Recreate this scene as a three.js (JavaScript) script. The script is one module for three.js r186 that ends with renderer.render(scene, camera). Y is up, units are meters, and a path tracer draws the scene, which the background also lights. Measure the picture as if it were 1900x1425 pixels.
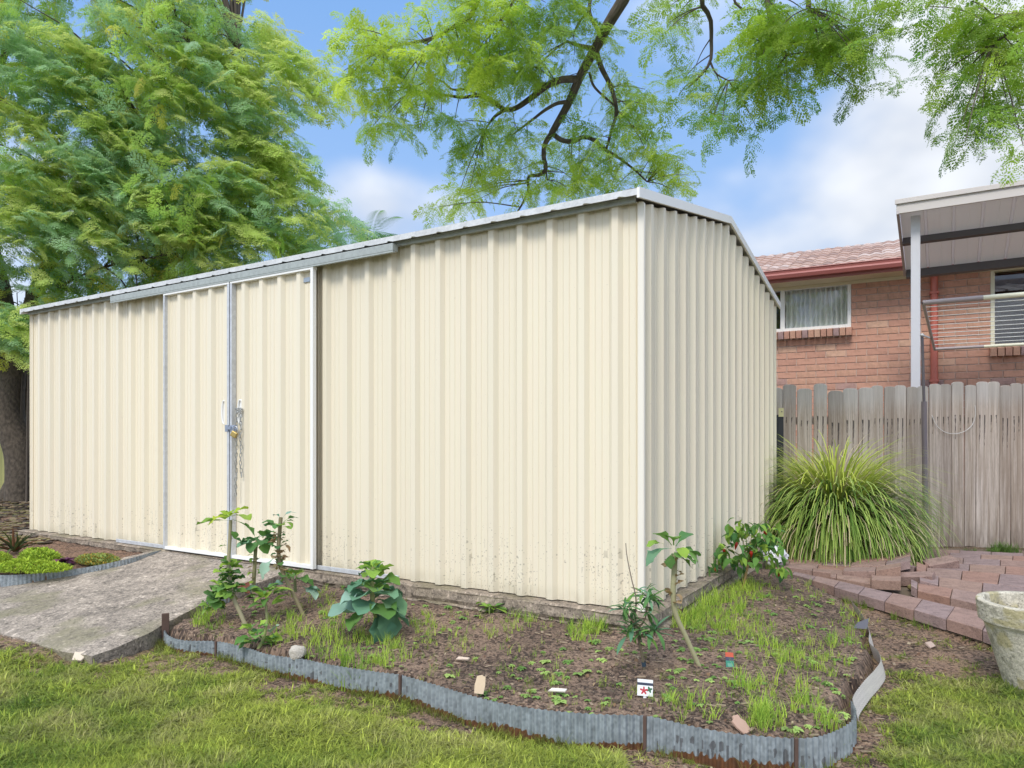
import * as THREE from 'three';
import { mergeGeometries } from 'three/addons/utils/BufferGeometryUtils.js';
import { RoundedBoxGeometry } from 'three/addons/geometries/RoundedBoxGeometry.js';

// ---------------------------------------------------------------- camera, sky, sun, exposure
const scene = new THREE.Scene();
const YAW = 31.53 * Math.PI / 180, EYE = 1.13, FOC = 1312;           // FOC: focal length in pixels of the 1900 x 1425 photograph
const camera = new THREE.PerspectiveCamera(57.01, 4 / 3, 0.05, 600);
camera.position.set(0, EYE, 0);
camera.rotation.y = YAW;
camera.setViewOffset(1900, 1425, 0, -102.5, 1900, 1425);             // lens shifted up, verticals stay upright
scene.add(camera);
const renderer = new THREE.WebGLRenderer({ antialias: true });
renderer.toneMapping = THREE.LinearToneMapping;
renderer.toneMappingExposure = 1.3;
renderer.shadowMap.enabled = true;
const SUN_DIR = new THREE.Vector3(0.11, 1.0, 0.92).normalize();
const sun = new THREE.DirectionalLight(new THREE.Color(1.0, 0.95, 0.86), 1.85);
sun.position.copy(SUN_DIR).multiplyScalar(30).add(new THREE.Vector3(-2, 0, -4));
sun.target.position.set(-2, 0, -4);
sun.castShadow = true; sun.shadow.radius = 34; sun.shadow.mapSize.set(2048, 2048);
Object.assign(sun.shadow.camera, { left: -14, right: 14, top: 14, bottom: -14, near: 1, far: 70 });
scene.add(sun, sun.target);

// ---------------------------------------------------------------- helpers: numbers and noise
const rng = (s) => () => { s |= 0; s = s + 0x6D2B79F5 | 0; let t = Math.imul(s ^ s >>> 15, 1 | s); t = t + Math.imul(t ^ t >>> 7, 61 | t) ^ t; return ((t ^ t >>> 14) >>> 0) / 4294967296; };
const hash3 = (x, y, z) => { let h = Math.imul(x, 374761393) + Math.imul(y, 668265263) + Math.imul(z, 2147483647 ^ 0x5bd1e995) | 0; h = Math.imul(h ^ h >>> 13, 1274126177); h ^= h >>> 16; return (h >>> 0) / 4294967296; };
const sm = (t) => t * t * (3 - 2 * t), mix = (a, b, t) => a + (b - a) * t, clamp = (x, a = 0, b = 1) => Math.min(b, Math.max(a, x));
const sstep = (a, b, x) => sm(clamp((x - a) / (b - a)));
function layer(x0, x1, y0, y1, z, fx, fy) { const a = hash3(x0, y0, z), b = hash3(x1, y0, z), c = hash3(x0, y1, z), d = hash3(x1, y1, z), p = a + (b - a) * fx; return p + (c + (d - c) * fx - p) * fy; }
function vnoise(x, y, z = 0, P = 0) {
  const xi = Math.floor(x), yi = Math.floor(y), zi = Math.floor(z); let x0 = xi, x1 = xi + 1, y0 = yi, y1 = yi + 1; const u = x - xi, v = y - yi, w = z - zi, fx = u * u * (3 - 2 * u), fy = v * v * (3 - 2 * v);
  if (P) { x0 = ((x0 % P) + P) % P; x1 = (x0 + 1) % P; y0 = ((y0 % P) + P) % P; y1 = (y0 + 1) % P; }
  const a = layer(x0, x1, y0, y1, zi, fx, fy); return w === 0 ? a : a + (layer(x0, x1, y0, y1, zi + 1, fx, fy) - a) * (w * w * (3 - 2 * w));
}
function fbm(x, y, z = 0, oct = 4, P = 0) { let a = 0.5, s = 0, n = 0; for (let i = 0; i < oct; i++) { s += a * vnoise(x, y, z + i * 17, P); n += a; a *= 0.5; x *= 2; y *= 2; z *= z ? 2 : 1; P *= 2; } return s / n; }
const toS = (c) => { c = clamp(c); return 255 * (c <= 0.0031308 ? 12.92 * c : 1.055 * Math.pow(c, 1 / 2.4) - 0.055); };
function tex(w, h, fn, repU = 1, repV = 1, srgb = true) {              // fn(u, v) -> [r, g, b] linear, or a number for bump and roughness
  const d = new Uint8Array(w * h * 4);
  for (let j = 0; j < h; j++) for (let i = 0; i < w; i++) {
    const c = fn((i + 0.5) / w, (j + 0.5) / h), k = (j * w + i) * 4;
    if (typeof c === 'number') d[k] = d[k + 1] = d[k + 2] = 255 * clamp(c); else for (let n = 0; n < 3; n++) d[k + n] = srgb ? toS(c[n]) : 255 * clamp(c[n]);
    d[k + 3] = 255;
  }
  const t = new THREE.DataTexture(d, w, h); t.wrapS = t.wrapT = THREE.RepeatWrapping; t.magFilter = THREE.LinearFilter; t.minFilter = THREE.LinearMipmapLinearFilter; t.generateMipmaps = true;
  if (srgb) t.colorSpace = THREE.SRGBColorSpace; t.repeat.set(repU, repV); t.needsUpdate = true; return t;
}
const c3 = (a, b, t) => [mix(a[0], b[0], t), mix(a[1], b[1], t), mix(a[2], b[2], t)], k3 = (a, k) => [a[0] * k, a[1] * k, a[2] * k];
const rgb = (a) => new THREE.Color().setRGB(...a);

// ---------------------------------------------------------------- helpers: places. A pixel of the photograph becomes a real point of the garden.
const R_ = new THREE.Vector3(Math.cos(YAW), 0, -Math.sin(YAW)), F_ = new THREE.Vector3(-Math.sin(YAW), 0, -Math.cos(YAW));
const V3 = (x, y, z) => new THREE.Vector3(x, y, z);
const at = (px, py, d) => V3(0, EYE, 0).addScaledVector(F_, d).addScaledVector(R_, (px - 950) / FOC * d).add(V3(0, (815 - py) / FOC * d, 0));
const onY = (px, py, y) => at(px, py, (EYE - y) * FOC / (py - 815));
const pixelOf = (p) => { const d = p.x * F_.x + p.z * F_.z, r = p.x * R_.x + p.z * R_.z; return [950 + FOC * r / d, 815 - FOC * (p.y - EYE) / d, d]; };
const inPoly = (p, x, z) => { let k = false; for (let i = 0, j = p.length - 1; i < p.length; j = i++) if ((p[i][1] > z) !== (p[j][1] > z) && x < (p[j][0] - p[i][0]) * (z - p[i][1]) / (p[j][1] - p[i][1]) + p[i][0]) k = !k; return k; };
const distLine = (p, x, z, closed = true) => { let m = 1e9; for (let i = 0; i < p.length - (closed ? 0 : 1); i++) { const a = p[i], b = p[(i + 1) % p.length], dx = b[0] - a[0], dz = b[1] - a[1], t = clamp(((x - a[0]) * dx + (z - a[1]) * dz) / (dx * dx + dz * dz + 1e-12)); m = Math.min(m, Math.hypot(x - a[0] - t * dx, z - a[1] - t * dz)); } return m; };

// ---------------------------------------------------------------- helpers: objects
const used = {};
const numbered = (n) => { const k = used[n] = (used[n] ?? -1) + 1; return k ? `${n}_${String(k).padStart(3, '0')}` : n; };
function shade(o) { o.traverse((m) => { if (m.isMesh) m.castShadow = m.receiveShadow = true; }); return o; }
function thing(name, label, category, pos = [0, 0, 0], turn = 0, group) {
  const o = new THREE.Group(); o.name = numbered(name); o.position.set(...(pos.isVector3 ? pos.toArray() : pos)); o.rotation.y = turn;
  o.userData = { label, category }; if (group) o.userData.group = group; scene.add(o); return o;
}
function part(name, geo, mat, parent, label) { const m = new THREE.Mesh(geo, mat); m.name = name; m.castShadow = m.receiveShadow = true; if (label) m.userData.label = label; parent.add(m); return m; }
function struct(name, geo, mat, kind = 'structure', label) { const m = part(name, geo, mat, scene); m.name = numbered(name); m.userData.kind = kind; if (label) m.userData.label = label; return m; }
function solo(name, label, category, geo, mat, group) { const m = part(name, geo, mat, scene); m.name = numbered(name); m.userData = { label, category }; if (group) m.userData.group = group; return m; }
function strip(g) { for (const k of Object.keys(g.attributes)) if (!['position', 'normal', 'uv'].includes(k)) g.deleteAttribute(k); return g.index ? g.toNonIndexed() : g; }
const merge = (list) => mergeGeometries(list.map(strip));
const move = (g, x, y, z, ry = 0, rx = 0, rz = 0) => g.applyMatrix4(new THREE.Matrix4().compose(V3(x, y, z), new THREE.Quaternion().setFromEuler(new THREE.Euler(rx, ry, rz, 'YXZ')), V3(1, 1, 1)));
function bx(x0, x1, y0, y1, z0, z1, r = 0) {                          // a box with uv in metres
  const w = x1 - x0, h = y1 - y0, d = z1 - z0; let g;
  if (r) { g = new RoundedBoxGeometry(w, h, d, 2, r); } else g = new THREE.BoxGeometry(w, h, d);
  g.translate((x0 + x1) / 2, (y0 + y1) / 2, (z0 + z1) / 2); return metreUV(g);
}
function metreUV(g) {
  const p = g.attributes.position, n = g.attributes.normal, u = new Float32Array(p.count * 2);
  for (let i = 0; i < p.count; i++) { const ax = Math.abs(n.getX(i)), ay = Math.abs(n.getY(i)), az = Math.abs(n.getZ(i)); if (ay >= ax && ay >= az) { u[2 * i] = p.getX(i); u[2 * i + 1] = p.getZ(i); } else if (ax >= az) { u[2 * i] = p.getZ(i); u[2 * i + 1] = p.getY(i); } else { u[2 * i] = p.getX(i); u[2 * i + 1] = p.getY(i); } }
  g.setAttribute('uv', new THREE.BufferAttribute(u, 2)); return g;
}
function faces(verts, tris, uvs) {                                     // flat facets from points and triples
  const pos = [], uv = []; for (const t of tris) for (const k of t) { pos.push(...verts[k]); if (uvs) uv.push(...uvs[k]); }
  const g = new THREE.BufferGeometry(); g.setAttribute('position', new THREE.Float32BufferAttribute(pos, 3)); g.computeVertexNormals();
  if (uvs) g.setAttribute('uv', new THREE.Float32BufferAttribute(uv, 2)); else metreUV(g); return g;
}
function taperTube(pts, r0, r1, sides = 7, seg) {                      // round tapering stem or limb through points
  const curve = new THREE.CatmullRomCurve3(pts.map((p) => p.isVector3 ? p : V3(...p)), false, 'centripetal'), n = seg || Math.max(4, pts.length * 4), fr = curve.computeFrenetFrames(n), pos = [], nor = [], uv = [], idx = [], len = curve.getLength();
  for (let i = 0; i <= n; i++) { const t = i / n, c = curve.getPointAt(t), r = mix(r0, r1, t); for (let j = 0; j <= sides; j++) { const a = j / sides * 2 * Math.PI, d = fr.normals[i].clone().multiplyScalar(Math.cos(a)).addScaledVector(fr.binormals[i], Math.sin(a)); pos.push(c.x + d.x * r, c.y + d.y * r, c.z + d.z * r); nor.push(d.x, d.y, d.z); uv.push(j / sides * Math.max(0.03, r0 * 6), t * len); } }
  for (let i = 0; i < n; i++) for (let j = 0; j < sides; j++) { const a = i * (sides + 1) + j, b = a + sides + 1; idx.push(a, a + 1, b, b, a + 1, b + 1); }
  const g = new THREE.BufferGeometry(); g.setAttribute('position', new THREE.Float32BufferAttribute(pos, 3)); g.setAttribute('normal', new THREE.Float32BufferAttribute(nor, 3)); g.setAttribute('uv', new THREE.Float32BufferAttribute(uv, 2)); g.setIndex(idx); return g;
}
const rod = (a, b, r, s = 8) => taperTube([a, a.clone().lerp(b, 0.5), b], r, r, s, 2);
const M = (c, o = {}) => new THREE.MeshStandardMaterial({ color: rgb(c), roughness: 0.75, ...o });
const leafMat = (c, o = {}) => new THREE.MeshPhysicalMaterial({ color: rgb(c), roughness: 1, side: THREE.DoubleSide, transmission: 0.35, thickness: 0, specularIntensity: 0.3, ...o });

// ---------------------------------------------------------------- sky: blue air with broken cloud all round, made brighter out of view to light the walls
{
  const W = 1408, H = 704, d = new Float32Array(W * H * 4);
  const dirOf = (px, py) => at(px, py, 1).sub(V3(0, EYE, 0)).normalize();
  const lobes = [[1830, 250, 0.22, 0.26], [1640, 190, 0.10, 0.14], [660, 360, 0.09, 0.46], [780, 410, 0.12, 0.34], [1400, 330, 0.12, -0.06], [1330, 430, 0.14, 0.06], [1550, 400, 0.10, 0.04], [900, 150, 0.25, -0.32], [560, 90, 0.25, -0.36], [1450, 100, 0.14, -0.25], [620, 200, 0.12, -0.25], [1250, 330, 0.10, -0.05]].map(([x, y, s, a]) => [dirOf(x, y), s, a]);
  for (let j = 0; j < H; j++) {
    const el = (j + 0.5) / H * Math.PI - Math.PI / 2, y = Math.sin(el), ce = Math.cos(el);
    for (let i = 0; i < W; i++) {
      const az = ((i + 0.5) / W - 0.5) * 2 * Math.PI, x = ce * Math.cos(az), z = ce * Math.sin(az), k = (j * W + i) * 4, e = Math.max(y, 0);
      if (y < 0) { d[k] = 0.10; d[k + 1] = 0.11; d[k + 2] = 0.09; d[k + 3] = 1; continue; }
      let c = c3([0.56, 0.71, 0.93], [0.14, 0.315, 0.655], Math.pow(clamp(e * 1.5), 0.50));
      const q = 1 / (0.35 + e), f = fbm(x * q * 1.9 + 7, z * q * 1.9 + 3, y * 1.5 + 11, 6), g = fbm(x * q * 6 + 1, z * q * 6, y * 5 + 2, 5);
      let cov = f * 0.74 + g * 0.50 - 0.40;
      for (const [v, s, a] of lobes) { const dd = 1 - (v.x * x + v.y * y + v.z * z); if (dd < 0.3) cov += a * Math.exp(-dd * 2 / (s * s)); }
      const m = sstep(0.0, 0.55, cov), bright = 0.66 + 0.45 * (g - 0.4) + 0.10 * f + 0.60 * sstep(0.35, 0.8, y) + 0.95 * sstep(0.75, 0.2, -(x * 0.52 + z * 0.85));  // last term brightens cloud away from the view, added as fill light
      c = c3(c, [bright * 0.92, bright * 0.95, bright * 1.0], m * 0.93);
      d[k] = c[0]; d[k + 1] = c[1]; d[k + 2] = c[2]; d[k + 3] = 1;
    }
  }
  const t = new THREE.DataTexture(d, W, H, THREE.RGBAFormat, THREE.FloatType); t.mapping = THREE.EquirectangularReflectionMapping; t.magFilter = t.minFilter = THREE.LinearFilter; t.wrapS = THREE.RepeatWrapping; t.needsUpdate = true;
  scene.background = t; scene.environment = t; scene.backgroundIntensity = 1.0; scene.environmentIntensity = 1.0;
}
//@@STRUCTURE
// ---------------------------------------------------------------- surfaces
const grain = tex(384, 384, (u, v) => 0.5 + 0.5 * (fbm(u * 64, v * 64, 0, 3, 64) - 0.5) + 0.5 * (fbm(u * 8, v * 8, 5, 4, 8) - 0.5), 1, 1, false);
const concreteTex = tex(768, 768, (u, v) => {
  const big = fbm(u * 4, v * 4, 1, 5, 4), fine = vnoise(u * 220, v * 220, 3, 220), mid = fbm(u * 40, v * 40, 8, 3, 40), moss = sstep(0.52, 0.72, fbm(u * 5, v * 5, 21, 5, 5));
  const med = fbm(u * 16, v * 16, 44, 4, 16), agg = vnoise(u * 95, v * 95, 71, 95); let c = k3([0.36, 0.315, 0.27], 0.50 + 0.42 * big + 0.45 * (fine - 0.5) + 0.55 * (mid - 0.5) + 0.42 * (med - 0.5)); if (agg > 0.80) c = k3(c, 1.45); if (agg < 0.14) c = k3(c, 0.5);
  if (vnoise(u * 150, v * 150, 30, 150) > 0.86) c = k3(c, 1.35); if (vnoise(u * 170, v * 170, 37, 170) > 0.87) c = k3(c, 0.55);
  return c3(c, [0.17, 0.165, 0.09], moss * 0.55 * (0.4 + mid));
}, 0.7, 0.7);
const soilTex = tex(896, 896, (u, v) => {
  const a = fbm(u * 90, v * 90, 2, 3, 90), b = fbm(u * 6, v * 6, 9, 5, 6), f = vnoise(u * 260, v * 90, 4, 90) * vnoise(u * 80, v * 260, 5, 80), w = fbm(u * 160, v * 160, 12, 2, 160);
  let c = c3([0.06, 0.042, 0.032], [0.30, 0.225, 0.17], sstep(0.32, 0.72, a * 0.8 + b * 0.4 - 0.05));
  if (f > 0.52) c = c3(c, [0.42, 0.34, 0.25], 0.75); if (w > 0.68) c = k3(c, 0.55);
  return c;
}, 1.0, 1.0);
const soilBump = tex(512, 512, (u, v) => 0.6 * fbm(u * 60, v * 60, 2, 4, 60) + 0.4 * fbm(u * 160, v * 160, 7, 2, 160), 1, 1, false);
const dirtTone = [0.80, 0.70, 0.64];
const soilM = M([1, 1, 1], { map: soilTex, bumpMap: soilBump, bumpScale: 0.02, roughness: 0.95, vertexColors: true });
const concM = M([1.08, 1.04, 0.99], { map: concreteTex, bumpMap: grain, bumpScale: 0.006, roughness: 0.9 });
// cream painted steel, with splashes of dried mud low on the wall (v is the height above the slab in metres / 2.4)
const splash = tex(1024, 1024, (u, v) => {
  const h = v * 2.4, X = u * 3.2; let c = [0.80, 0.720, 0.560]; const streak = fbm(X * 9, h * 0.35, 3, 4), fl = vnoise(X * 3, h * 0.25, 50);
  c = k3(c, 0.955 + 0.05 * streak + 0.03 * (fl - 0.5));
  const zone = Math.max(sstep(0.50, 0.10, h) * sstep(0.38, 0.66, fbm(X * 1.3 + 3, h * 0.8, 17, 3)), sstep(0.46, 0.12, h) * sstep(1.55, 0.8, X) * sstep(0.25, 0.6, fbm(X * 4, h * 1.5, 37, 3))), dot = vnoise(X * 190, h * 150, 23), dr = vnoise(X * 110, h * 11, 29);
  if (zone > 0.08 && dot > 0.96 - 0.12 * zone) c = c3(c, [0.20, 0.17, 0.12], 0.6); if (zone > 0.4 && dr > 0.90) c = c3(c, [0.18, 0.15, 0.10], 0.5 * zone);
  if (vnoise(X * 120, h * 120, 77) > 0.988) c = k3(c, 0.75);
  const grime = sstep(0.10, 0.0, h) * fbm(X * 14, h * 10, 41, 3); return c3(c, [0.34, 0.30, 0.2], 0.5 * grime);
});
const creams = [[1, 1, 1], [0.975, 0.972, 0.965], [1.02, 1.015, 1.0], [0.985, 0.985, 0.985]].map((c) => M(c, { map: splash, roughness: 0.4 })), cream = creams[0], creamFlat = M([0.80, 0.75, 0.65], { roughness: 0.45 }), white = M([0.84, 0.83, 0.80], { roughness: 0.4 });
const zincTex = tex(512, 512, (u, v) => { const a = fbm(u * 18, v * 18, 3, 4, 18), b = vnoise(u * 70, v * 70, 6, 70); return k3([0.66, 0.675, 0.695], 0.72 + 0.3 * a + 0.12 * (b - 0.5)); }, 2, 2);
const zinc = M([1, 1, 1], { map: zincTex, metalness: 0.25, roughness: 0.45 }), zincDull = M([0.62, 0.66, 0.62], { map: zincTex, roughness: 0.6 });
const zincRoof = M([1.08, 1.07, 1.04], { map: zincTex, roughness: 0.55, metalness: 0.1 });
const steelDark = M([0.16, 0.14, 0.15], { roughness: 0.55, metalness: 0.3 });

// ---------------------------------------------------------------- ground plan
const CX = -1.319, CZ = -3.40, L = 6.235, D = 3.36, Y0 = 0.256, YE = 2.345, SLOPE = 0.186;     // the shed: near front corner, length, depth, wall foot, eaves
const P2 = (p) => [p.x, p.z];
// top rim of the metal garden edging: [pixel x, pixel y, height of the rim]
const rimPx = [[302, 1150, .085], [304, 1166, .07], [312, 1179, .065], [340, 1188, .065], [400, 1190, .075], [450, 1200, .08], [500, 1215, .085], [560, 1223, .095], [620, 1235, .10], [700, 1247, .108], [745, 1253, .112], [800, 1268, .115], [880, 1292, .118], [960, 1310, .12], [1050, 1321, .122], [1130, 1326, .124], [1195, 1328, .125], [1280, 1347, .125], [1350, 1360, .125], [1420, 1367, .125], [1472, 1370, .125], [1510, 1368, .125], [1550, 1356, .12], [1580, 1338, .12], [1587, 1318, .12], [1580, 1297, .115], [1600, 1266, .115], [1624, 1240, .112], [1632, 1226, .11], [1627, 1208, .11], [1612, 1193, .112], [1611, 1170, .115], [1598, 1140, .12], [1578, 1114, .13]];
const rim = new THREE.CatmullRomCurve3(rimPx.map(([x, y, h]) => onY(x, y, h)), false, 'centripetal').getSpacedPoints(420);
const rimFew = rim.filter((_, i) => i % 7 === 0 || i === rim.length - 1).map((p) => [p.x, p.z]);
const E0 = onY(1426, 1053, 0.14), E1 = onY(1834, 1171, 0.14), ED = E1.clone().sub(E0).normalize();
const bedPoly = [[-3.80, CZ + 0.06], [CX + 0.06, CZ + 0.06], [CX + 0.06, -5.55], P2(E0), ...rimFew.slice().reverse(), [-3.70, -2.35], [-3.81, -2.72]];
const SLABF = CZ + 0.07, PX0 = -5.40, PX1 = -3.64, PZ1 = -1.9;
const pathTop = (x, z) => 0.05 + 0.19 * clamp((PZ1 - z) / (PZ1 - SLABF)) ;
const leftRim = [[300, 1020, .25], [285, 1024, .25], [240, 1036, .24], [200, 1045, .225], [150, 1054, .205], [90, 1062, .19], [40, 1066, .19], [0, 1067, .19], [-60, 1067, .19], [-200, 1062, .19]].map(([x, y, h]) => onY(x, y, h));
const leftPoly = [...leftRim.map(P2), [-9.5, -2.6], [-9.5, -3.33], [-7.66, -3.33], [-5.3, -3.33]];
const muchPoly = [[-7.62, -3.3], [-7.62, -12], [-14, -12], [-14, -3.3]];
const paveFar = at(1440, 815, 7.2), paveNear = at(2050, 815, 6.75);
const paveEdgeEnd = E1.clone().addScaledVector(ED, 0.9);
const pavePoly = [P2(E0), P2(paveEdgeEnd), [paveNear.x + 0.6, paveNear.z], P2(paveFar), [CX + 0.06, -6.9], [CX + 0.06, -5.75]];
function groundAt(x, z) {                                                 // height of the earth, and which surface it is: 0 lawn, 1 bed, 2 left bed
  const n = (fbm(x * 5, z * 5, 3, 4) - 0.5), n2 = fbm(x * 22, z * 22, 9, 3) - 0.5;
  const back = clamp((-z - 2.2) / 3.0), rx = clamp((x + 1.6) / 1.0);
  let y = (x < -3.86 && z > PZ1 - 0.1 ? 0.034 * sstep(0.6, 0.0, z - PZ1) * sstep(-3.82, -4.05, x) : 0) + 0.075 * back * rx + 0.02 * n + 0.014 * n2 - 0.004, kind = 0;
  if (inPoly(bedPoly, x, z)) { const de = distLine(rimFew, x, z, false); if (de > 0.036) { kind = 1; const ds = Math.abs(z - SLABF), t = clamp(de / (de + Math.max(ds, 0.02) + 0.05)); y = mix(0.098, 0.165, sm(t)) + 0.03 * n + 0.022 * n2 - 0.02 * sstep(0.09, 0, de); if (x > CX + 0.07) y = 0.10 + 0.05 * clamp(de / 0.5) + 0.03 * n + 0.022 * n2; } }
  else if (inPoly(leftPoly, x, z)) { kind = 2; y = mix(0.165, 0.205, clamp((-z - 2.3) / 1.0)) + 0.03 * n + 0.02 * n2; }
  else if (inPoly(muchPoly, x, z)) { kind = 2; y = 0.2 + 0.03 * n + 0.03 * n2 + 0.03 * clamp(-z - 4); }
  else if (inPoly(pavePoly, x, z)) { y = 0.07 + 0.01 * n; kind = 3; }
  else if (x > PX0 - 0.05 && x < PX1 - 0.21 + 0.17 * sstep(-2.6, -2.0, z) && z < PZ1 - 0.05 && z > SLABF - 0.1) { y = -0.03; kind = 0; }
  return [y, kind];
}
let GRID = null; // the same, read off the mesh once it is made
function ground(x, z) { const { X0, Z0, S, nx, nz, H, K } = GRID, i = clamp((x - X0) / S, 0, nx - 1.001), j = clamp((z - Z0) / S, 0, nz - 1.001), a = Math.floor(i), b = Math.floor(j), u = i - a, v = j - b, k = b * (nx + 1) + a; return [mix(mix(H[k], H[k + 1], u), mix(H[k + nx + 1], H[k + nx + 2], u), v), K[k + (u > 0.5 ? 1 : 0) + (v > 0.5 ? nx + 1 : 0)]]; }
// how much grass there is on a spot of the lawn, 0 bare earth .. 1 thick
function turf(x, z) {
  const [px, py] = pixelOf(V3(x, 0, z)); const n = fbm(x * 3.2 + 5, z * 3.2, 4, 4), n2 = fbm(x * 11, z * 11, 14, 3);
  const line = px < 320 ? mix(1196, 1236, clamp(px / 320)) : px < 1150 ? mix(1236, 1418, (px - 320) / 830) : 1500;   // above this line (towards the bed) the lawn is thin
  let t = sstep(-26, 34, py - line + (n - 0.5) * 110);
  if (px > 1480) { t = sstep(1235, 1330, py + (n - 0.5) * 150) * sstep(1610, 1690, px + (n2 - 0.5) * 120) * 0.75; }
  if (px < 330 && py < 1330) t *= 0.55 + 0.45 * sstep(0.35, 0.6, n2);
  const patch = sstep(0.42, 0.62, n2) * 0.42 * sstep(-110, -20, py - line + (n - 0.5) * 80);
  return clamp(Math.max(t * (0.6 + 0.8 * n2), px < 1480 ? patch : 0.25 * sstep(0.5, 0.65, n2)));
}
{
  const X0 = -9.6, X1 = 4.2, Z0 = -9.2, Z1 = -0.1, S = 0.033, nx = Math.round((X1 - X0) / S), nz = Math.round((Z1 - Z0) / S);
  const H = new Float32Array((nx + 1) * (nz + 1)), K = new Uint8Array(H.length), C = new Float32Array(H.length * 3);
  for (let j = 0; j <= nz; j++) for (let i = 0; i <= nx; i++) {
    const x = X0 + i * S, z = Z0 + j * S, k = j * (nx + 1) + i, [y, kind] = groundAt(x, z); H[k] = y; K[k] = kind;
    const n = fbm(x * 2.3, z * 2.3, 31, 4); let c;
    if (kind === 0) { const t = turf(x, z); c = c3(k3([0.80, 0.68, 0.60], 0.8 + 0.5 * n), [0.85, 0.95, 0.34], t * 0.8); } else if (kind === 1) c = k3([0.92, 0.86, 0.84], 0.62 + 0.75 * n).map((q, m) => q * [0.86, 0.82, 0.77][m]); else if (kind === 2) c = k3([0.9, 0.7, 0.58], 0.7 + 0.5 * n); else c = [0.5, 0.4, 0.3];
    C.set(c, k * 3);
  }
  GRID = { X0, Z0, S, nx, nz, H, K };
  const grp = [[], [], [], []];
  for (let j = 0; j < nz; j++) for (let i = 0; i < nx; i++) { const a = j * (nx + 1) + i, b = a + 1, c = a + nx + 1, d = c + 1, x = X0 + i * S, z = Z0 + j * S; if (x > CX - L + 0.1 && x < CX - 0.1 && z < CZ - 0.1 && z > CZ - D + 0.1) continue; const k = Math.max(K[a] === 3 ? 0 : K[a], K[b] === 3 ? 0 : K[b], K[c] === 3 ? 0 : K[c], K[d] === 3 ? 0 : K[d]); grp[k].push(a, c, b, b, c, d); }
  const make = (list) => { const map = new Map(), p = [], c = [], u = [], idx = []; for (const k of list) { let m = map.get(k); if (m === undefined) { m = map.size; map.set(k, m); const i = k % (nx + 1), j = (k - i) / (nx + 1), x = X0 + i * S, z = Z0 + j * S; p.push(x, H[k], z); c.push(C[3 * k], C[3 * k + 1], C[3 * k + 2]); u.push(x, z); } idx.push(m); } const g = new THREE.BufferGeometry(); g.setAttribute('position', new THREE.Float32BufferAttribute(p, 3)); g.setAttribute('color', new THREE.Float32BufferAttribute(c, 3)); g.setAttribute('uv', new THREE.Float32BufferAttribute(u, 2)); g.setIndex(idx); g.computeVertexNormals(); return g; };
  struct('lawn', make(grp[0]), soilM); struct('garden_bed_soil', make(grp[1]), soilM); struct('mulch_bed_soil', make(grp[2]), soilM);
  const far = new THREE.PlaneGeometry(700, 700, 1, 1).rotateX(-Math.PI / 2); far.translate(0, -0.08, 0);
  struct('ground', metreUV(far), M([0.10, 0.10, 0.05], { roughness: 1 }));
}

// ---------------------------------------------------------------- concrete: the slab under the shed and the sloping path to its doors
{
  const x0 = CX - L - 0.10, x1 = CX + 0.07, z0 = CZ - D - 0.06, z1 = SLABF, r = rng(5), pts = [], n = 120, pos = [], tri = [], uv = [];
  const ring = []; for (let i = 0; i <= n; i++) ring.push([mix(x0, x1, i / n), z1]); for (let i = 1; i <= 60; i++) ring.push([x1, mix(z1, z0, i / 60)]); ring.push([x0, z0]);
  const rows = [[0.012, 0.250], [0.0, 0.243], [0.003, 0.235], [0.0, 0.19], [0.012, 0.168], [-0.02, 0.150], [-0.03, -0.1]];
  for (const [x, z] of ring) rows.forEach(([ins, y], k) => { const j = (fbm(x * 9, z * 9, k * 5, 3) - 0.5) * (k < 3 ? 0.010 : 0.02), cx = clamp((x - x0) / 0.1) * clamp((x1 - x) / 0.1), dx = x >= x1 - 1e-6 ? -(ins + j) : 0, dz = z >= z1 - 1e-6 ? -(ins + j) : 0; pos.push([x + dx, y + (k && k < 5 ? (fbm(x * 12, z * 12, 40 + k, 3) - 0.5) * (k === 1 ? 0.008 : 0.014) : 0), z + dz]); });
  const m = rows.length; for (let i = 0; i < ring.length - 1; i++) for (let k = 0; k < m - 1; k++) { const a = i * m + k, b = a + m; tri.push([a, a + 1, b], [b, a + 1, b + 1]); }
  const top = ring.map((_, i) => i * m); pos.push([x0 + 1, 0.25, z0 + 1]); const c = pos.length - 1; pos[c] = [(x0 + x1) / 2, 0.25, (z0 + z1) / 2]; for (let i = 0; i < top.length; i++) tri.push([top[i], top[(i + 1) % top.length], c]);
  struct('concrete_slab', faces(pos, tri), M([0.98, 0.90, 0.80], { map: concreteTex, bumpMap: grain, bumpScale: 0.006, roughness: 0.92 }));
}
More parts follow.
